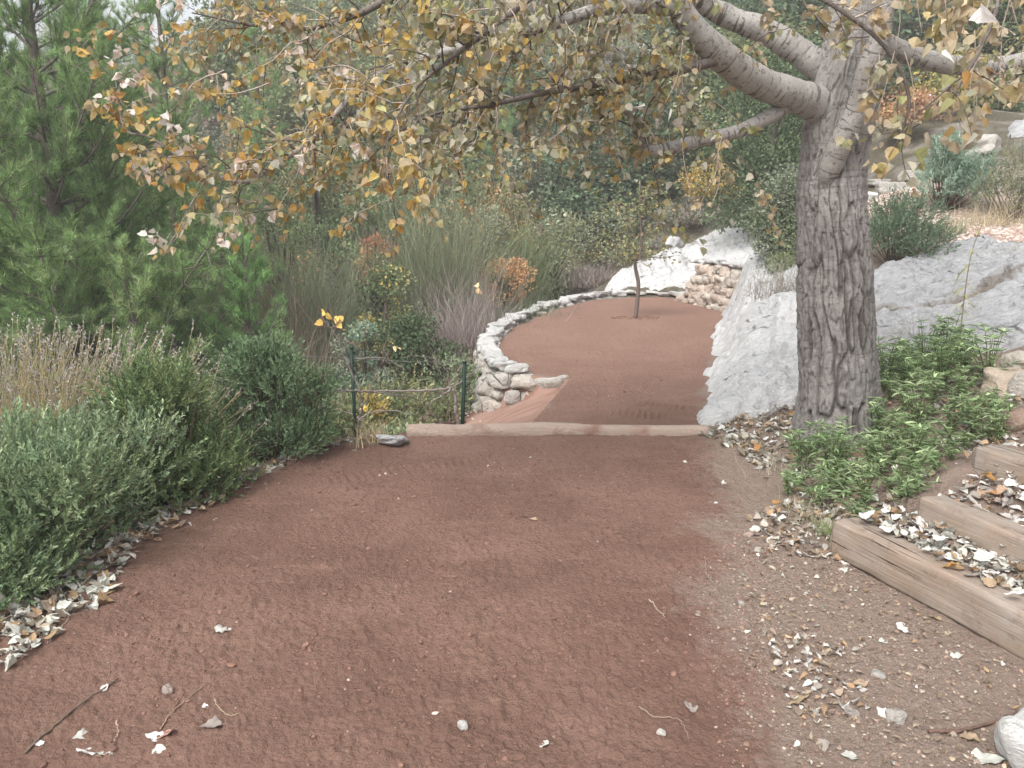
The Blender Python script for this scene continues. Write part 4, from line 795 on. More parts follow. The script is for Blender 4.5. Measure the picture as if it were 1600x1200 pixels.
# ------------------------------------------------------------------ wooded hillside: copies of six kinds
def hill_plants():
    g = np.random.default_rng(101); protos = []
    spec = (('evergreen_oak', 'dense green oak on the wooded hillside behind the poplar leaves', 'oaks on the hillside', dict(h=3.6, rx=1.9, pal=EVG + OLV + OLV + [(.20, .22, .11)], n=110, per=110, L=.11, cr=.62)),
            ('evergreen_oak', 'darker blue-green oak on the wooded hillside behind the poplar leaves', 'dark oaks on the hillside', dict(h=4.2, rx=1.8, pal=[(.085, .125, .075), (.105, .14, .085)], n=110, per=110, L=.11, cr=.62)),
            ('scrub_bush', 'grey brushwood on the wooded hillside behind the poplar leaves', 'brushwood on the hillside', dict(h=1.9, rx=1.3, pal=GREY + MAUVE, n=70, per=90, L=.09, cr=.45)),
            ('scrub_bush', 'ochre autumn bush on the wooded hillside behind the poplar leaves', 'autumn bushes on the hillside', dict(h=2.0, rx=1.1, pal=ORG + OLV, n=60, per=80, L=.09, cr=.42)))
    for i_, (nm, lab, grp, d) in enumerate(spec):
        t = thing(nm, lab, 'tree' if d['h'] > 3 else 'shrub', (0, 0, 0), grp); tree_parts(t, np.random.default_rng(110 + i_), d['h'], d['rx'], .03 * d['h'], d['pal'], d['n'], d['per'], d['L'], d['L'] * .62, crown0=.1, clump_r=d['cr']); protos.append(t)
    t = pine('pine_tree', 'slender pine on the wooded hillside behind the poplar leaves', (0, 0, 0), 120, 5.5, 1.6, 40, .15, PINE, (.1, 0), .16, 16, 'pines on the hillside', .8); protos.append(t)
    used = set(); n = 0; placed = []
    for tries in range(6000):
        Y = 15.8 + 46 * g.random() ** 1.7; X = g.uniform(-.76, .76) * Y
        px = 800 + FPX * X / Y
        if Y < 20 and px > 850: continue
        if Y < 18.5 and 560 < px < 850: continue
        if px > 1150 and Y < 21: continue
        sp = .62 + Y * .028
        if any((X - a) ** 2 + (Y - b) ** 2 < (sp * 1.15) ** 2 for a, b in placed): continue
        placed.append((X, Y)); z = gz1(X, Y) - .15
        k = g.choice(5, p=[.38, .07, .24, .26, .05]) if px < 900 else g.choice(5, p=[.28, .10, .34, .24, .04])
        sc = g.uniform(.6, 1.15) * (1 + (Y - 18) * .006)
        if 240 < px < 420 and Y > 40: sc *= .55
        if k not in used: used.add(k); o = protos[k]; o.location = (X, Y, z); o.rotation_euler = (0, 0, g.uniform(0, 6.28)); o.scale = (sc,) * 3
        else: copy_thing(protos[k], (X, Y, z), g.uniform(0, 6.28), sc * np.array([g.uniform(.85, 1.2), g.uniform(.85, 1.2), g.uniform(.85, 1.15)]))
        n += 1
        if n >= 285: break
    return n
gq = np.random.default_rng(130)
for k, (px, Y, w, lab) in enumerate(((985, 24, 1.1, 'pale rock on the slope above the young tree'), (752, 27, 1.3, 'pale rock among the scrub above the biggest broom'), (880, 22, .8, 'small pale rock in the scrub above the orange bush'), (1010, 34, 1.5, 'higher pale boulder on the wooded slope in the middle'), (560, 38, 1.8, 'pale boulder high on the wooded slope left of the middle'), (1410, 19.5, .7, 'pale rock behind the red-orange bush'), (1050, 17.4, .35, 'white boulder lying on top of the far white slab'))):
    x_ = (px - 800) / FPX * Y; c = np.array([x_, Y, gz1(x_, Y) + (.15 if k == 6 else w * .2)]); mb = MB(); stone(mb, gq, c, (w, w * .7, w * .6), rotz(gq.uniform(0, 6), gq.normal(0, .25), gq.normal(0, .25)), (1, 1, 1), p=3.5, amp=.2, k=10); tag(mb.build('rock', M_rock, loc=c), lab, 'rock')
print('hill plants', hill_plants())

# ------------------------------------------------------------------ small things on the ground
def hit(px, py):
    d = ray(px, py); t = np.geomspace(1.2, 60, 700); P = np.array([0, 0, EYE]) + t[:, None] * d; g_ = ground(P[:, 0], P[:, 1], False); i_ = np.argmax(P[:, 2] <= g_)
    if i_ == 0: return P[0]
    a, b = P[i_ - 1], P[i_]; ga, gb = a[2] - g_[i_ - 1], g_[i_] - b[2]; p = a + (b - a) * ga / (ga + gb + 1e-9); p[2] = gz1(p[0], p[1]); return p
def proj(x, y, z):
    dy, dz = y, z - EYE; zc = dy * math.cos(TILT) - dz * math.sin(TILT); yc = dy * math.sin(TILT) + dz * math.cos(TILT); return 800 + FPX * x / zc, 600 - FPX * yc / zc
def area(poly): return [tuple(hit(*p)[:2]) for p in poly]
def fill_poly(g, P, n):
    P = np.array(P); lo, hi = P.min(0), P.max(0); out = np.zeros((0, 2))
    while len(out) < n:
        q = g.uniform(lo, hi, (n * 3, 2)); out = np.vstack([out, q[poly_sd(q[:, 0], q[:, 1], P) < 0]])
    return out[:n]
g = np.random.default_rng(201)

# vine row: posts, wires, canes, leaves
def post(px, py0, py1, Y, label, r=.014):
    a = atY(px[1], py1, Y); b = atY(px[0], py0, Y); a[2] = gz1(a[0], Y) - .05; t = thing('vine_post', label, 'post', tuple(a)); mb = MB()
    V, F, uv = tube([a, a * .6 + b * .4, b], r, 8); mb.add(V, F); n = 12   # notched T-section rib
    d = b - a
    for k in range(n): V, F, uv = tube([a + d * (k + .6) / n + [r, 0, 0], a + d * (k + .6) / n + [r * 1.9, -.004, .006]], .005, 5); mb.add(V, F)
    mb.build('shaft', M_post, t, a); mb = MB(); V, F, uv = tube([b, b + [0, 0, .012]], r * 1.15, 8); mb.add(V, F); mb.build('cap', M_post, t, a)
post((549, 556), 545, 692, 6.0, 'dark green metal vine post at the left of the trellis')
post((726, 721), 567, 668, 6.15, 'dark green metal vine post standing behind the log end', .016)
post((502, 505), 625, 695, 5.9, 'short thin dark post half hidden by the end shrub', .008)
mb = MB()
for z0, z1 in ((560, 566), (612, 617)):
    P = spline([atY(400, z0 - 6, 5.8), atY(551, z0, 6.0), atY(640, z0 + 5, 6.07), atY(725, z1, 6.15)], 30); V, F, uv = tube(P, .0016, 4); mb.add(V, F)
tag(mb.build('trellis_wire', M_wire), 'two thin wires strung between the green vine posts', 'wire')
def vine(label, loc_px, canes, clusters, seed):
    gg = np.random.default_rng(seed); p0 = hit(*loc_px); t = thing('grape_vine', label, 'vine', tuple(p0)); cb, lb = MB(), MB()
    for pts, Y0, Y1, r0, r1 in canes:
        m = len(pts); P = [atY(a, b, Y0 + (Y1 - Y0) * k / (m - 1)) for k, (a, b) in enumerate(pts)]; q = spline(P, 10 * m); q = q + .008 * np.c_[vnoise(np.arange(len(q)) * .5, q[:, 0] * 9, 3), vnoise(np.arange(len(q)) * .5, q[:, 0] * 7, 4), vnoise(np.arange(len(q)) * .6, q[:, 0] * 9, 5)]
        V, F, uv = tube(q, np.linspace(r0, r1, len(q)) * (1 + .18 * vnoise(np.arange(len(q)) * .7, np.zeros(len(q)), 8)), 7); cb.add(V, F, np.array((.27, .235, .215)) * gg.uniform(.8, 1.15))
        for _ in range(3):
            i_ = gg.integers(2, len(q) - 2); e = q[i_] + gg.normal(0, .06, 3) + [0, 0, .05]; V, F, uv = tube([q[i_], (q[i_] + e) / 2 + gg.normal(0, .01, 3), e], [.003, .002, .001], 4); cb.add(V, F, (.30, .20, .16))
    for (a, b, Y, n, col, sz) in clusters:
        c = atY(a, b, Y); k = n; leaves(lb, c + gg.normal(0, .025, (k, 3)), gg.normal(0, 1, (k, 3)) * [1, .5, .6], gg.normal(0, .6, (k, 3)) + [0, -.6, .6], sz, sz * .9, np.array(col) * gg.uniform(.85, 1.15, (k, 1)), PO, gg.normal(.1, .2, k), gg.normal(0, .25, k))
    cb.build('canes', M_twig, t, p0); lb.build('foliage', M_leaf, t, p0, smooth=False)
YV = (.62, .42, .10)
vine('leafless grape vine with two yellow leaf tufts tied to the left post', (562, 688), [
    ([(563, 692), (560, 660), (566, 636), (562, 612)], 6.05, 6.0, .013, .010), ([(562, 612), (530, 608), (505, 612), (470, 606)], 6.0, 5.9, .009, .004), ([(562, 612), (600, 614), (645, 622)], 6.0, 6.1, .009, .003),
    ([(560, 656), (545, 645), (512, 637)], 6.0, 6.0, .006, .003), ([(560, 656), (580, 645), (604, 641), (650, 647)], 6.0, 6.1, .007, .003), ([(566, 636), (590, 580), (608, 545)], 6.0, 6.05, .004, .002), ([(540, 528), (552, 540), (566, 546)], 6.0, 6.0, .004, .003),
    ([(545, 562), (600, 560), (635, 578)], 6.0, 6.1, .005, .003), ([(562, 612), (540, 560), (522, 520), (505, 498)], 6.0, 5.9, .007, .004), ([(518, 514), (532, 500)], 5.9, 5.9, .004, .003)],
    [(507, 498, 5.9, 3, YV, .065), (530, 498, 5.9, 3, YV, .06), (612, 536, 6.05, 1, (.62, .5, .25), .05), (622, 541, 6.05, 2, (.6, .48, .25), .05), (575, 640, 6.2, 4, (.5, .38, .08), .05)], 301)
vine('twisted grape vine with arching canes beside the post behind the log', (714, 668), [
    ([(716, 670), (713, 640), (707, 606)], 6.15, 6.1, .016, .012), ([(707, 606), (660, 611), (610, 610), (550, 612), (496, 611)], 6.1, 6.0, .011, .004), ([(707, 606), (740, 582), (765, 562)], 6.1, 6.3, .006, .002),
    ([(690, 618), (712, 585), (728, 565), (748, 558)], 6.1, 6.2, .006, .003), ([(700, 582), (680, 562), (655, 557), (630, 558)], 6.1, 6.0, .005, .002), ([(707, 606), (690, 585), (676, 565)], 6.1, 6.1, .004, .002),
    ([(707, 606), (685, 622), (664, 632)], 6.1, 6.0, .008, .004), ([(745, 560), (743, 500), (750, 452)], 6.2, 6.2, .006, .004), ([(690, 665), (680, 650), (665, 645)], 6.1, 6.0, .005, .002), ([(702, 668), (700, 630), (690, 610)], 6.15, 6.1, .004, .002)],
    [(749, 450, 6.2, 2, (.62, .46, .26), .06)], 302)
BRB = [(.13, .16, .08), (.16, .18, .09), (.11, .14, .07), (.20, .19, .10)]
for k, (px, py, Y, rx, h, pal, lab) in enumerate((
    (590, 660, 7.2, .42, .62, BRB, 'leafy yellow-green bramble behind the left vine post'), (655, 620, 7.9, .45, .62, BRB + OLV, 'rounded olive bramble behind the arching vine canes'), (535, 660, 6.7, .30, .42, BRB, 'low light green plant left of the vine post'),
    (605, 690, 6.2, .22, .20, [(.27, .30, .20), (.20, .24, .12)], 'pale variegated low plant by the log end'), (578, 600, 7.0, .15, .56, [(.34, .27, .08), (.29, .24, .08), (.20, .20, .08)], 'yellow leaved seedling behind the vine wires'),
    (700, 570, 8.6, .42, .72, [(.14, .18, .10), (.18, .21, .13)], 'grey-green bramble beside the curved wall'), (520, 560, 8.2, .4, .7, OLV + BRB, 'dull green bramble behind the end shrub'))):
    p = at_ground(px, py, Y); shrub('bramble', lab, p, 400 + k, rx, rx * .8, h, 330, 9, .035, .020, .12, pal, up=.35, lobes=9, stems=36, cat='plant', fill=.5)
def tuft(name, label, loc, n, h, pal, seed, spread=.45, wd=.006, base=.06, group=None): 
    return broom(name, label, loc, seed, n, h, spread, wd, pal, pal, branch=0, arch=.3, base_r=base, cat='grass', group=group)
tuft('dry_grass', 'dry straw tuft at the foot of the left vine post', hit(575, 692), 90, .22, [(.42, .34, .22), (.36, .30, .17)], 411)
tuft('grass_tuft', 'green grass tuft at the end of the left shrub border', hit(515, 694), 120, .16, [(.14, .21, .06), (.19, .25, .08)], 412)

# weeds round the trunk
WEED = [(.15, .215, .10), (.19, .255, .125), (.125, .18, .085), (.22, .27, .15)]
def weed_proto(seed, ns, h):
    gg = np.random.default_rng(seed); t = thing('leafy_weed', 'bright green lance-leaved weed in the patch at the foot of the trunk', 'weed', (0, 0, 0), 'green weeds around the trunk'); sb, lb = MB(), MB()
    for k in range(ns):
        a = gg.uniform(0, 6.28); o = gg.uniform(.03, .16); e = np.array([math.cos(a) * o, math.sin(a) * o, h * gg.uniform(.55, 1.1)]); q = spline([(0, 0, -.03), e * [.4, .4, .55], e], 9); V, F, uv = tube(q, np.linspace(.0035, .0015, 9), 4, False); sb.add(V, F, (.14, .17, .07))
        n = 15; f = np.r_[gg.uniform(.3, .95, n - 6), np.ones(6)]; P = q[np.minimum((f * 8).astype(int), 8)]; az = gg.uniform(0, 6.28, n); A = np.c_[np.cos(az), np.sin(az), gg.uniform(-.1, .8, n)]
        sz = gg.uniform(.03, .062, n); leaves(lb, P, A, np.tile([0, 0, 1.], (n, 1)) + gg.normal(0, .25, (n, 3)), sz, sz * .25, pick(gg, n, WEED, .25), LA, 0, gg.normal(-.28, .15, n))
    sb.build('stems', M_twig, t); lb.build('foliage', M_leaf, t, smooth=False); return t
wp = [weed_proto(420, 13, .22), weed_proto(421, 15, .29), weed_proto(422, 10, .15)]
WP = [(1228, 750), (1262, 712), (1345, 712), (1372, 640), (1392, 575), (1470, 555), (1545, 600), (1565, 690), (1455, 742), (1405, 800), (1300, 800), (1232, 790)]
pts = []; used = set(); q = fill_poly(g, area(WP), 700)
for x, y in q:
    if all((x - a) ** 2 + (y - b) ** 2 > .145 ** 2 for a, b in pts) and math.hypot(x - 2.24, y - 5.42) > .30:
        pts.append((x, y)); k = int(g.integers(0, 3)); loc = (x, y, gz1(x, y)); rz = g.uniform(0, 6.28); sc = g.uniform(.6, 1.35)
        if k not in used: used.add(k); wp[k].location = loc; wp[k].rotation_euler = (0, 0, rz)
        else: copy_thing(wp[k], loc, rz, sc)
    if len(pts) > 62: break
tuft('dry_grass', 'pale dry wisps at the left edge of the green weed patch', hit(1225, 735), 150, .2, [(.33, .30, .24), (.27, .24, .18)], 430, .8, .003, .1)
tuft('dry_grass', 'matted grey grass below the weeds beside the lowest step', hit(1265, 812), 170, .17, [(.24, .25, .16), (.33, .30, .22), (.16, .19, .09)], 431, .9, .003, .12)
tuft('grass_tuft', 'green grass blades growing at the corner of the lowest step', hit(1290, 835), 60, .13, [(.17, .23, .08), (.13, .19, .06)], 432, .6, .004, .03)
tuft('dry_grass', 'dry brown stalks sprouting between trunk and cracked slab', hit(1385, 560), 110, .42, [(.30, .25, .19), (.25, .20, .15)], 433, .3, .003, .14)
tuft('dry_grass', 'thin grey stalks standing in front of the cracked slab', hit(1440, 552), 46, .62, [(.29, .26, .21), (.24, .21, .17)], 434, .22, .0035, .10)
tuft('grass_tuft', 'fine green tuft on the near edge of the gravel path', at_ground(1480, 365, 10.2), 300, .28, [(.19, .21, .12), (.25, .26, .15)], 435, .6, .006, .14)
tuft('dry_grass', 'straw coloured tuft on the bank right of the gravel path', at_ground(1560, 300, 10.6), 320, .45, [(.34, .29, .20), (.40, .34, .22)], 436, .6, .006, .25)
tuft('dry_grass', 'sparse olive tuft above the cracked slab at the right edge', at_ground(1590, 395, 9.0), 200, .22, [(.26, .26, .15), (.34, .31, .20)], 437, .7, .005, .14)
def tall_weed():
    p = hit(1498, 555); t = thing('tall_weed', 'single tall stalk with drooping narrow leaves in front of the cracked slab', 'weed', tuple(p)); Y = p[1]; q = spline([p, atY(1505, 480, Y), atY(1517, 400, Y), atY(1536, 345, Y)], 40); V, F, uv = tube(q, np.linspace(.0065, .0018, 40), 6); mb = MB(); mb.add(V, F, (.30, .25, .13)); mb.build('stem', M_twig, t, p)
    n = 44; ii = g.integers(5, 38, n); az = g.uniform(0, 6.28, n); A = np.c_[np.cos(az), np.sin(az) * .8, g.uniform(-.2, .5, n)]; mb = MB(); LT = (np.array([[x, s, 0] for x in (0, .33, .66, 1) for s in ((1, -1) if x in (.33, .66) else (.15, -.15))], float), np.array([[0, 1, 3, 2], [2, 3, 5, 4], [4, 5, 7, 6]]))
    sz = g.uniform(.08, .15, n); leaves(mb, q[ii], A, np.tile([0, 0, 1.], (n, 1)), sz, sz * .13, pick(g, n, [(.29, .29, .12), (.36, .32, .15), (.22, .25, .10)], .15), LT, 0, g.uniform(-.9, -.3, n)); mb.build('foliage', M_leaf, t, p, smooth=False)
tall_weed()

# loose stones
def one_stone(name, label, px, py, size, col, seed, mat=None, sink=.3, flat=.75, p=2.8):
    gg = np.random.default_rng(seed); c = hit(px, py); mb = MB(); stone(mb, gg, c + [0, 0, size * flat * (.5 - sink)], (size, size * gg.uniform(.7, 1.0), size * flat), rotz(gg.uniform(0, 6), gg.normal(0, .2), gg.normal(0, .2)), col, p=p, amp=.16, k=9)
    return tag(mb.build(name, mat or M_stone, loc=c), label, 'stone')
for k, a in enumerate((('rock', 'big pale rounded rock cut by the lower right corner', 1625, 1200, .24, (1.15, 1.15, 1.12), .2, .8), ('rock', 'large tan boulder above the weeds at the right edge', 1572, 615, .34, (1.0, .86, .72), .3, .7), ('rock', 'smaller grey boulder against the tan one at the right edge', 1608, 618, .24, (.95, .9, .84), .3, .9),
    ('rock', 'rounded pale stone on top of the tan boulder', 1596, 572, .24, (1.05, .98, .9), .3, .6), ('rock', 'brown stone at the top timber step', 1590, 668, .17, (.62, .46, .38), .3, .7), ('flat_stone', 'flat blue-grey stone at the left end of the log', 612, 693, .20, (.95, .98, 1.05), .1, .35),
    ('pebble', 'pinkish grey pebble on red soil near the fallen twigs', 262, 1077, .042, (.75, .62, .58), .3, .7), ('pebble', 'white chipped pebble on the red soil by the gravelly edge', 1034, 1141, .032, (1.1, 1.1, 1.05), .3, .7), ('pebble', 'round grey pebble just left of the lowest step', 1184, 860, .034, (.9, .86, .8), .3, .8),
    ('pebble', 'grey rounded pebble lying alone on bare earth', 1159, 947, .034, (.85, .8, .76), .3, .8), ('pebble', 'grey stone with a dark leaf stuck behind it', 1400, 1118, .06, (.8, .77, .74), .3, .6), ('pebble', 'angular grey stone among leaf scraps on the gravelly ground', 1373, 1050, .05, (.9, .88, .86), .3, .5), ('pebble', 'flat grey stone beside a tan leaf on the gravelly ground', 1332, 1112, .048, (.75, .7, .68), .3, .5),
    ('pebble', 'tan pebble on red soil left of the shrub litter', 75, 990, .05, (.62, .42, .32), .3, .6), ('pebble', 'small triangular white stone on the red soil in front', 723, 1137, .032, (1.15, 1.15, 1.15), .2, .8), ('pebble', 'pale pinkish stone in the gravel below the second leaf pile', 1170, 838, .05, (.85, .66, .58), .3, .5),
    ('rock', 'pale block of stone beside the silvery shrub on the slope', 1535, 238, .62, (.95, .93, .9), .2, .6), ('rock', 'white stone at the edge of the gravel path by the trunk', 1362, 312, .22, (1.1, 1.12, 1.15), .2, .7))):
    one_stone(a[0], a[1], a[2], a[3], a[4], np.array(a[5]), 500 + k, M_rock if k == 0 else None, a[6], a[7])
gg = np.random.default_rng(540)
for k, (px, py, w, h, lab) in enumerate(((1400, 298, .62, .17, 'long grey stone step at the head of the gravel path'), (1432, 280, .5, .17, 'upper pale stone step half hidden by the silvery shrub'), (1372, 288, .3, .12, 'small rough stone at the left end of the path step'))):
    c = hit(px, py); mb = MB(); stone(mb, gg, c + [0, 0, h * .3], (w, .32, h), rotz(.08 * k - .05), np.array((.9, .88, .86)), p=9, amp=.05, k=10); tag(mb.build('stone_step', M_stone, loc=c), lab, 'step')

# fallen twigs
for k, (nm, pts, r, col, lab) in enumerate((
    ('twig', [(38, 1172), (75, 1140), (120, 1105), (185, 1060)], .0045, (.16, .125, .10), 'long dark twig on red soil in the lower left corner'), ('twig', [(250, 1140), (275, 1105), (325, 1066)], .003, (.34, .24, .17), 'thin tan twig on red soil right of the long dark one'),
    ('twig', [(262, 1118), (278, 1095), (290, 1078)], .002, (.26, .17, .12), 'short brown twig crossing the thin tan one'), ('twig', [(335, 1088), (340, 1102), (356, 1114), (376, 1112)], .0022, (.38, .32, .22), 'curved pale leaf stalk on the red soil'),
    ('twig', [(182, 1126), (185, 1142), (178, 1160)], .003, (.40, .28, .20), 'little crooked tan twig beside white leaves'), ('twig', [(1452, 1142), (1500, 1140), (1550, 1128), (1590, 1112)], .007, (.15, .095, .075), 'dark bent stick on the gravelly ground near the big pale rock'),
    ('twig', [(1102, 868), (1105, 895), (1120, 916)], .0022, (.36, .28, .21), 'pale hooked stem at the border of soil and gravel'), ('twig', [(1014, 941), (1026, 952), (1038, 966)], .0022, (.50, .42, .33), 'short pale straw on the red soil'), ('twig', [(1000, 1098), (1020, 1112), (1060, 1120), (1078, 1150)], .002, (.36, .29, .22), 'thin looped stem on red soil at the bottom'),
    ('twig', [(75, 1008), (95, 990), (110, 972)], .003, (.38, .32, .27), 'grey forked twig by the shrub litter on the left'), ('twig', [(1140, 985), (1165, 990), (1185, 1003)], .002, (.30, .23, .18), 'fine curved stem on bare earth right of the soil'))):
    P = np.array([hit(*p) for p in pts]) + [0, 0, r * 1.2]; q = spline(P, 26); q[:, 2] = np.maximum(q[:, 2], [gz1(a, b) + r * .7 for a, b in q[:, :2]]); q[:, :2] += .002 * np.random.default_rng(k).normal(size=(26, 2)); V, F, uv = tube(q, np.linspace(r, r * .5, 26), 6); mb = MB(); mb.add(V, F, col); c = P[0]; tag(mb.build(nm, M_twig, loc=c), lab, 'twig')
b_ = [bpt(.03, -.01, .03), bpt(.0, .03, .19), bpt(.07, .11, .20), bpt(.10, .2, .21)]; mb = MB(); V, F, uv = tube(spline(b_, 20), .0022, 5); mb.add(V, F, (.34, .24, .17)); tag(mb.build('twig', M_twig, loc=b_[0]), 'slender brown leaf stalk lying across the end of the lowest step', 'twig')

# fallen leaves: individuals share six curled shapes in four colours
LC = {'white': (.66, .64, .62), 'tan': (.44, .32, .22), 'orange': (.42, .22, .08), 'grey': (.36, .32, .29), 'pink': (.46, .28, .23)}
M_fall = leaf_mat('fallen_leaf', .1, None, .75, .25)
LM = {}
def leaf_obj(c, k):
    if (c, k) not in LM:
        gg = np.random.default_rng(600 + k * 7 + len(c)); mb = MB(); T, F = PO; n = 3 if k == 5 else 1
        # subdivided outline so the curl reads
        ring = T[1:]; ring = spline(np.vstack([ring, ring[:1]]), 37)[:-1]; V = np.vstack([[[.42, 0, 0]], [.42, 0, 0] + (ring - [.42, 0, 0]) * .5, ring]); m = len(ring); i_ = np.arange(m); j_ = (i_ + 1) % m
        tri = np.stack([np.zeros(m, int), 1 + i_, 1 + j_], 1); qd = np.stack([1 + i_, 1 + m + i_, 1 + m + j_, 1 + j_], 1)
        a, s = V[:, 0] - .4, V[:, 1]; cu, be = gg.uniform(.25, .75), gg.uniform(-.35, .5); z = cu * s ** 2 * .5 + be * a ** 2 + .10 * np.sin(a * 8 + k) * s + .05 * np.sin(s * 9 + k)
        W_ = np.c_[a, s * .45 * (1 - .25 * cu), z * .6]; W_[:, 2] -= W_[:, 2].min() - .01
        mb.add(W_, [tri, qd], np.array(LC[c]) * gg.uniform(.85, 1.1) * (1 + .12 * np.sin(np.arange(len(W_)) * 2.1))[:, None])
        V2, F2, _ = tube([(-.4, 0, .03 - W_[:, 2].min()), (-.6, .04, .04), (-.78, .02, .02)], .012, 4); mb.add(V2, F2, (.42, .33, .25))
        o = mb.build('fallen_leaf', M_fall); LM[(c, k)] = o; o['_n'] = 0; return o
    o = LM[(c, k)].copy(); COL.objects.link(o); return o
def put_leaf(p, c, size, label, group=None, tilt=.22, lift=0):
    o = leaf_obj(c, int(g.integers(0, 6)))
    o.location = (p[0], p[1], p[2] + lift); o.rotation_euler = (g.normal(0, tilt), g.normal(0, tilt), g.uniform(0, 6.28)); o.scale = (size,) * 3
    for kk in ('_n', 'group'):
        if kk in o: del o[kk]
    tag(o, label, 'fallen leaf', group)
for px, py, c, sz, lab in ((349, 988, 'white', .075, 'large curled white leaf alone in the red soil on the left'), (1414, 982, 'white', .082, 'broad white leaf on gravelly ground in front of the lowest step'), (168, 922, 'orange', .075, 'brown-orange leaf at the foot of the left shrubs'), (30, 1022, 'white', .08, 'folded white leaf at the left edge on the litter'),
    (72, 972, 'white', .05, 'small white leaf on the shrub litter at the left'), (136, 1176, 'white', .07, 'white leaf lowest in the left corner beside a green stalk'), (166, 1178, 'white', .05, 'white leaf next to the lowest one in the left corner'), (128, 1148, 'white', .05, 'narrow white leaf rolled up by the long dark twig'), (242, 1152, 'white', .055, 'upright white leaf beside a pink one'), (262, 1148, 'pink', .055, 'flat pinkish leaf on red soil'),
    (332, 1134, 'grey', .065, 'crumpled grey leaf on red soil below the curved stalk'), (248, 1174, 'white', .05, 'white leaf scrap below the pink leaf'), (160, 1075, 'white', .05, 'white rolled leaf caught on the upper end of the long twig'), (60, 1157, 'white', .035, 'tiny white leaf at the lower end of the long twig'), (320, 1102, 'white', .03, 'tiny white leaf beside the curved stalk'),
    (818, 810, 'tan', .05, 'pale tan leaf in the middle of the red soil'), (834, 814, 'tan', .045, 'second tan leaf close to the one in the middle of the soil'), (1130, 752, 'white', .05, 'white leaf on dark soil left of the weeds'), (1196, 745, 'white', .055, 'white leaf nearest the weeds on dark soil'), (1118, 788, 'white', .03, 'tiny white leaf on the soil below the log end'), (1213, 785, 'orange', .05, 'orange leaf at the lower left of the weed patch'),
    (1180, 832, 'white', .07, 'white crumpled leaf behind the pinkish stone'), (1205, 848, 'white', .065, 'thin white leaf right of the pinkish stone'), (1318, 888, 'white', .055, 'spiky white leaf against the base of the lowest step'), (1245, 1092, 'tan', .085, 'tan leaf with white edges on the gravelly ground'), (1345, 1064, 'tan', .06, 'light brown leaf in the centre of the gravelly ground'), (1380, 998, 'white', .04, 'small white leaf below the broad white one'), (1462, 965, 'tan', .05, 'brown leaf close to the lowest step'),
    (1382, 1112, 'white', .05, 'white leaf touching the grey stone with a dark leaf'), (1540, 1184, 'white', .085, 'white leaf at the bottom edge beside the big pale rock'), (1518, 1152, 'tan', .055, 'oval beige leaf under the dark bent stick'), (1495, 1025, 'white', .05, 'white torn leaf near the right end of the lowest step'), (1205, 1018, 'grey', .05, 'grey leaf at the edge of the gravel scraps'), (1230, 1005, 'pink', .035, 'small reddish leaf on bare earth'), (1080, 1100, 'grey', .06, 'grey rolled leaf pressed into the red soil'), (850, 1160, 'white', .04, 'white leaf scrap low in the red soil'),
    (1070, 722, 'white', .03, 'tiny white leaf on the soil in front of the log'), (337, 813, 'white', .035, 'tiny white leaf on the upper left soil'), (1330, 1180, 'white', .055, 'white leaf at the bottom of the gravelly ground'), (1288, 1162, 'grey', .045, 'grey leaf scrap at the bottom of the gravelly ground'), (1180, 838, 'grey', .05, 'grey leaf half under the white crumpled one')):
    put_leaf(hit(px, py), c, sz * 1.05, lab)
mix_c = lambda w: ('white', 'tan', 'grey', 'orange')[g.choice(4, p=w)]
for k in range(105):
    s, t = g.uniform(.02, 1.0), min(max(g.normal(.19, .055), .05), .27); c = mix_c([.82, .05, .10, .03]); p_ = bpt(s, t, 0); z = max(.172 if t < .15 else 0, gz1(p_[0], p_[1]) + .008)
    put_leaf(bpt(s, t, z), c, g.uniform(.045, .08), 'pale curled leaf in the drift on the lowest timber tread', 'leaves drifted on the lowest tread', .35, abs(g.normal(0, .018)))
for k in range(95):
    s, t = g.uniform(.22, 1.2), min(max(g.normal(.60, .09), .30), .70); c = mix_c([.74, .08, .12, .06]); p_ = bpt(s, t, 0); z = max(.334 if t < .41 else 0, gz1(p_[0], p_[1]) + .008)
    put_leaf(bpt(s, t, z), c, g.uniform(.045, .08), 'pale curled leaf in the drift on the second timber tread', 'leaves drifted on the second tread', .35, abs(g.normal(0, .018)))
for x, y in fill_poly(g, area([(1100, 676), (1135, 648), (1245, 632), (1250, 690), (1190, 712), (1130, 700)]), 48):
    put_leaf((x, y, gz1(x, y) + .01), mix_c([.6, .15, .19, .06]), g.uniform(.045, .075), 'pale leaf in the drift between the white rock and the trunk', 'leaves drifted against the white rock', .35, abs(g.normal(0, .012)))

# litter, gravel and clods nobody could count
def litter(name, XY, lo, hi, pal, mat=None, lift=.01, tilt=.4, zoff=None):
    n = len(XY); z = ground(XY[:, 0], XY[:, 1]) + np.abs(g.normal(0, lift, n)) + .004; sz = g.uniform(lo, hi, n); az = g.uniform(0, 6.28, n)
    mb = MB(); leaves(mb, np.c_[XY, z], np.c_[np.cos(az), np.sin(az), g.normal(0, tilt * .5, n)], np.c_[g.normal(0, tilt, (n, 2)), np.ones(n)], sz, sz * g.uniform(.35, .95, n), pick(g, n, pal, .22), PO, g.normal(.2, .35, n), g.normal(.1, .35, n))
    return tag(mb.build(name, mat or M_fall, smooth=False), kind='stuff')
LIT = [(.52, .50, .47), (.40, .36, .32), (.33, .26, .20), (.60, .58, .56), (.26, .20, .16), (.36, .24, .15)]
edge = spline([(-1.98, 2.35), (-1.95, 2.7), (-1.88, 3.1), (-1.80, 3.78), (-1.58, 4.63), (-1.32, 5.25), (-.95, 5.55)], 400)
e_ = edge[g.integers(0, 400, 1500)] + g.normal(0, .06, (1500, 2)) - np.abs(g.normal(0, .15, (1500, 1))) * [1, .25]
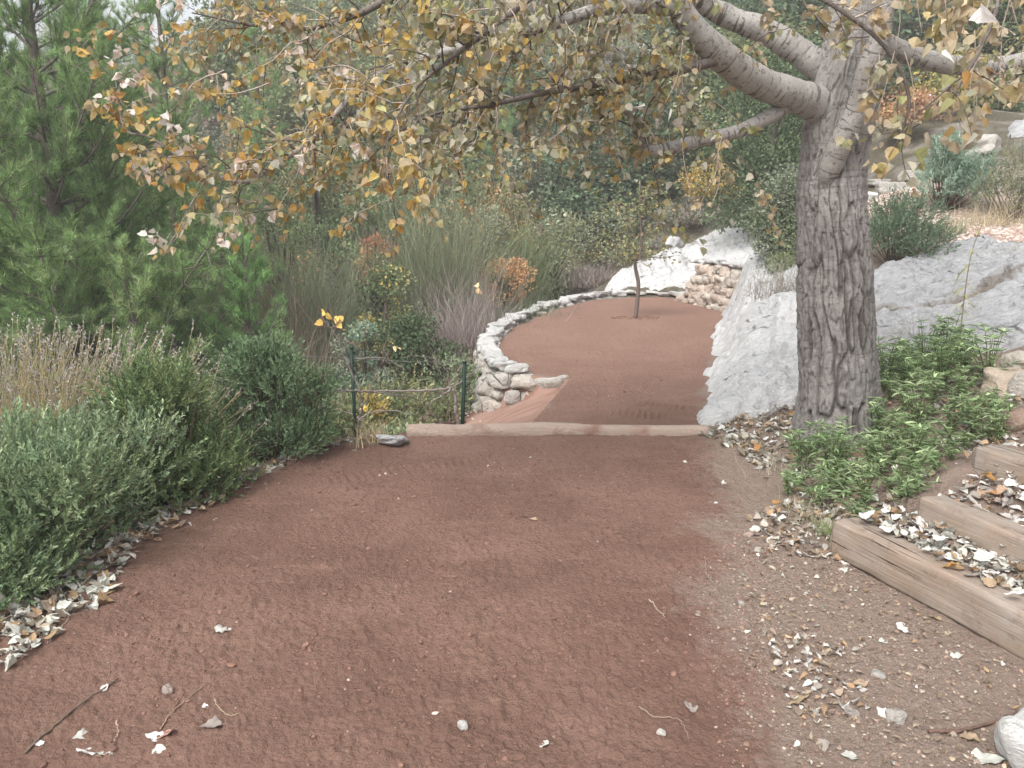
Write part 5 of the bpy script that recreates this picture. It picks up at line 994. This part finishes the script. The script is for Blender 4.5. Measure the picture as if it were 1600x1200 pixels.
litter('leaf_litter', e_, .025, .065, LIT)
litter('leaf_litter', fill_poly(g, area([(1092, 680), (1130, 645), (1250, 618), (1262, 705), (1190, 735), (1130, 700)]), 620), .025, .06, LIT)
litter('leaf_litter', fill_poly(g, area([(1160, 815), (1235, 780), (1310, 790), (1330, 880), (1215, 870)]), 260), .02, .06, LIT)
litter('leaf_litter', fill_poly(g, area(WP), 700), .03, .065, LIT)
litter('leaf_litter', fill_poly(g, area([(1160, 830), (1310, 870), (1600, 1060), (1600, 1199), (1260, 1199), (1160, 1010)]), 480), .008, .028, LIT + [(.42, .33, .25)] * 3 + [(.28, .20, .15)] * 3, lift=.004)
litter('leaf_litter', fill_poly(g, area([(1190, 990), (1330, 1000), (1350, 1100), (1240, 1120)]), 170), .012, .04, LIT, lift=.006)
litter('leaf_litter', fill_poly(g, area([(1500, 640), (1600, 600), (1600, 700), (1520, 720)]), 200), .03, .065, LIT)
litter('leaf_litter', fill_poly(g, area([(1370, 470), (1440, 405), (1470, 390), (1480, 400), (1400, 480)]), 160), .04, .08, LIT)
for s0, s1, t0, t1, z_, m in ((.0, 1.05, .12, .27, .155, 330), (.2, 1.4, .38, .70, .318, 420)):
    q_ = np.array([bpt(g.uniform(s0, s1), g.uniform(t0, t1), z_) for _ in range(m)]); az = g.uniform(0, 6.28, m); sz = g.uniform(.025, .06, m); mb = MB(); q_[:, 2] = np.maximum(ground(q_[:, 0], q_[:, 1]), z_ + .014 if z_ < .2 else z_ - .01) + np.abs(g.normal(0, .012, m)) + .004
    leaves(mb, q_, np.c_[np.cos(az), np.sin(az), g.normal(0, .2, m)], np.c_[g.normal(0, .4, (m, 2)), np.ones(m)], sz, sz * g.uniform(.4, .95, m), pick(g, m, LIT + [(.58, .56, .53), (.52, .50, .47), (.62, .60, .58)], .18), PO, g.normal(.2, .35, m), g.normal(.1, .35, m)); tag(mb.build('leaf_litter', M_fall, smooth=False), kind='stuff')
litter('leaf_litter', fill_poly(g, area([(40, 930), (200, 880), (150, 960), (0, 1060)]), 190), .025, .065, LIT + [(.62, .60, .58)] * 3)
XY = fill_poly(g, area([(1150, 800), (1310, 865), (1600, 1045), (1600, 1199), (1240, 1199), (1140, 1000)]), 5200); zz = zones(XY[:, 0], XY[:, 1]); XY = XY[(g.random(len(XY)) > zz[:, 0] * .93)]
n = len(XY); mb = MB(); sz = g.lognormal(-5.8, .5, n).clip(.0014, .012); lumps(mb, g, np.c_[XY, ground(XY[:, 0], XY[:, 1]) + sz * .25], sz, pick(g, n, [(.30, .22, .17), (.26, .20, .16), (.40, .33, .27), (.22, .15, .115), (.34, .25, .19), (.24, .165, .125)], .2), .65); tag(mb.build('gravel', M_clod, smooth=False), kind='stuff')
XY = fill_poly(g, area([(1350, 300), (1420, 290), (1600, 350), (1600, 395), (1460, 390), (1350, 330)]), 3800); n = len(XY); mb = MB(); sz = g.uniform(.010, .035, n); lumps(mb, g, np.c_[XY, ground(XY[:, 0], XY[:, 1])], sz, pick(g, n, [(.60, .48, .42), (.50, .38, .32), (.66, .58, .52), (.42, .30, .25)], .15), .6); tag(mb.build('gravel', M_clod, smooth=False), kind='stuff')
XY = np.vstack([fill_poly(g, area([(60, 1199), (0, 1100), (260, 830), (520, 700), (1100, 700), (1150, 850), (1090, 950), (1200, 1199)]), 9000), fill_poly(g, TERR[7:20], 1800)])
keep = (fbm(XY[:, 0] * 2.2, XY[:, 1] * 2.2, 3, 81) + .5 * g.normal(size=len(XY)) > -.1); XY = XY[keep]; n = len(XY); mb = MB(); sz = g.lognormal(-5.55, .48, n).clip(.002, .013); c = pick(g, n, [(.22, .125, .095), (.19, .105, .078), (.25, .145, .112)], .08); w = g.random(n) < .012; c[w] = (.50, .42, .36)
lumps(mb, g, np.c_[XY, ground(XY[:, 0], XY[:, 1]) + sz * .2], sz, c, .75); tag(mb.build('soil_clods', M_clod, smooth=False), kind='stuff')
XY = fill_poly(g, [(-.9, 6), (-.35, 5.9), (-.3, 7.6), (-.5, 9), (-1.1, 8.4)], 130); n = len(XY); mb = MB(); sz = g.uniform(.01, .035, n); lumps(mb, g, np.c_[XY, ground(XY[:, 0], XY[:, 1])], sz, pick(g, n, [(.5, .44, .40), (.36, .24, .19), (.58, .55, .52)], .1), .6); tag(mb.build('gravel', M_clod, smooth=False), kind='stuff')

SL = [(2.25, 1.2), (2.3, 2.6), (2.9, 4.6), (4.2, 5.6), (6, 6), (6, 1.2)]
litter('leaf_litter', fill_poly(g, SL, 420), .025, .06, LIT)
XY = fill_poly(g, SL, 2200); n = len(XY); mb = MB(); sz = g.lognormal(-5.0, .5, n).clip(.003, .03); lumps(mb, g, np.c_[XY, ground(XY[:, 0], XY[:, 1]) + sz * .25], sz, pick(g, n, [(.30, .22, .17), (.40, .33, .27), (.24, .17, .13)], .2), .65); tag(mb.build('gravel', M_clod, smooth=False), kind='stuff')
XY = fill_poly(g, area([(1090, 900), (1150, 830), (1230, 870), (1180, 1199), (1120, 1199), (1090, 1000)]), 800); n = len(XY); mb = MB(); sz = g.lognormal(-5.6, .5, n).clip(.0016, .011); lumps(mb, g, np.c_[XY, ground(XY[:, 0], XY[:, 1]) + sz * .2], sz, pick(g, n, [(.22, .125, .095), (.30, .22, .17), (.26, .16, .12), (.38, .31, .26)], .15), .65); tag(mb.build('gravel', M_clod, smooth=False), kind='stuff')

# ------------------------------------------------------------------ autumn air
def haze(dens):
    m = bpy.data.materials.new('air'); m.use_nodes = True; t = m.node_tree; t.nodes.remove(t.nodes['Principled BSDF']); v = t.nodes.new('ShaderNodeVolumePrincipled')
    v.inputs['Color'].default_value = (.93, .95, .97, 1); v.inputs['Density'].default_value = dens; v.inputs['Anisotropy'].default_value = .2; t.links.new(v.outputs[0], t.nodes['Material Output'].inputs['Volume'])
    x, z0, z1 = 152, float(gz.min()) - 1, 33; V = np.array([(a, b, c) for a in (-x, x) for b in (-x, x) for c in (z0, z1)], float); F = np.array([[0, 1, 3, 2], [4, 6, 7, 5], [0, 4, 5, 1], [2, 3, 7, 6], [0, 2, 6, 4], [1, 5, 7, 3]])
    mb = MB(); mb.add(V, F); tag(mb.build('haze', m, smooth=False), kind='stuff')
HAZE = .005
if HAZE: haze(HAZE)
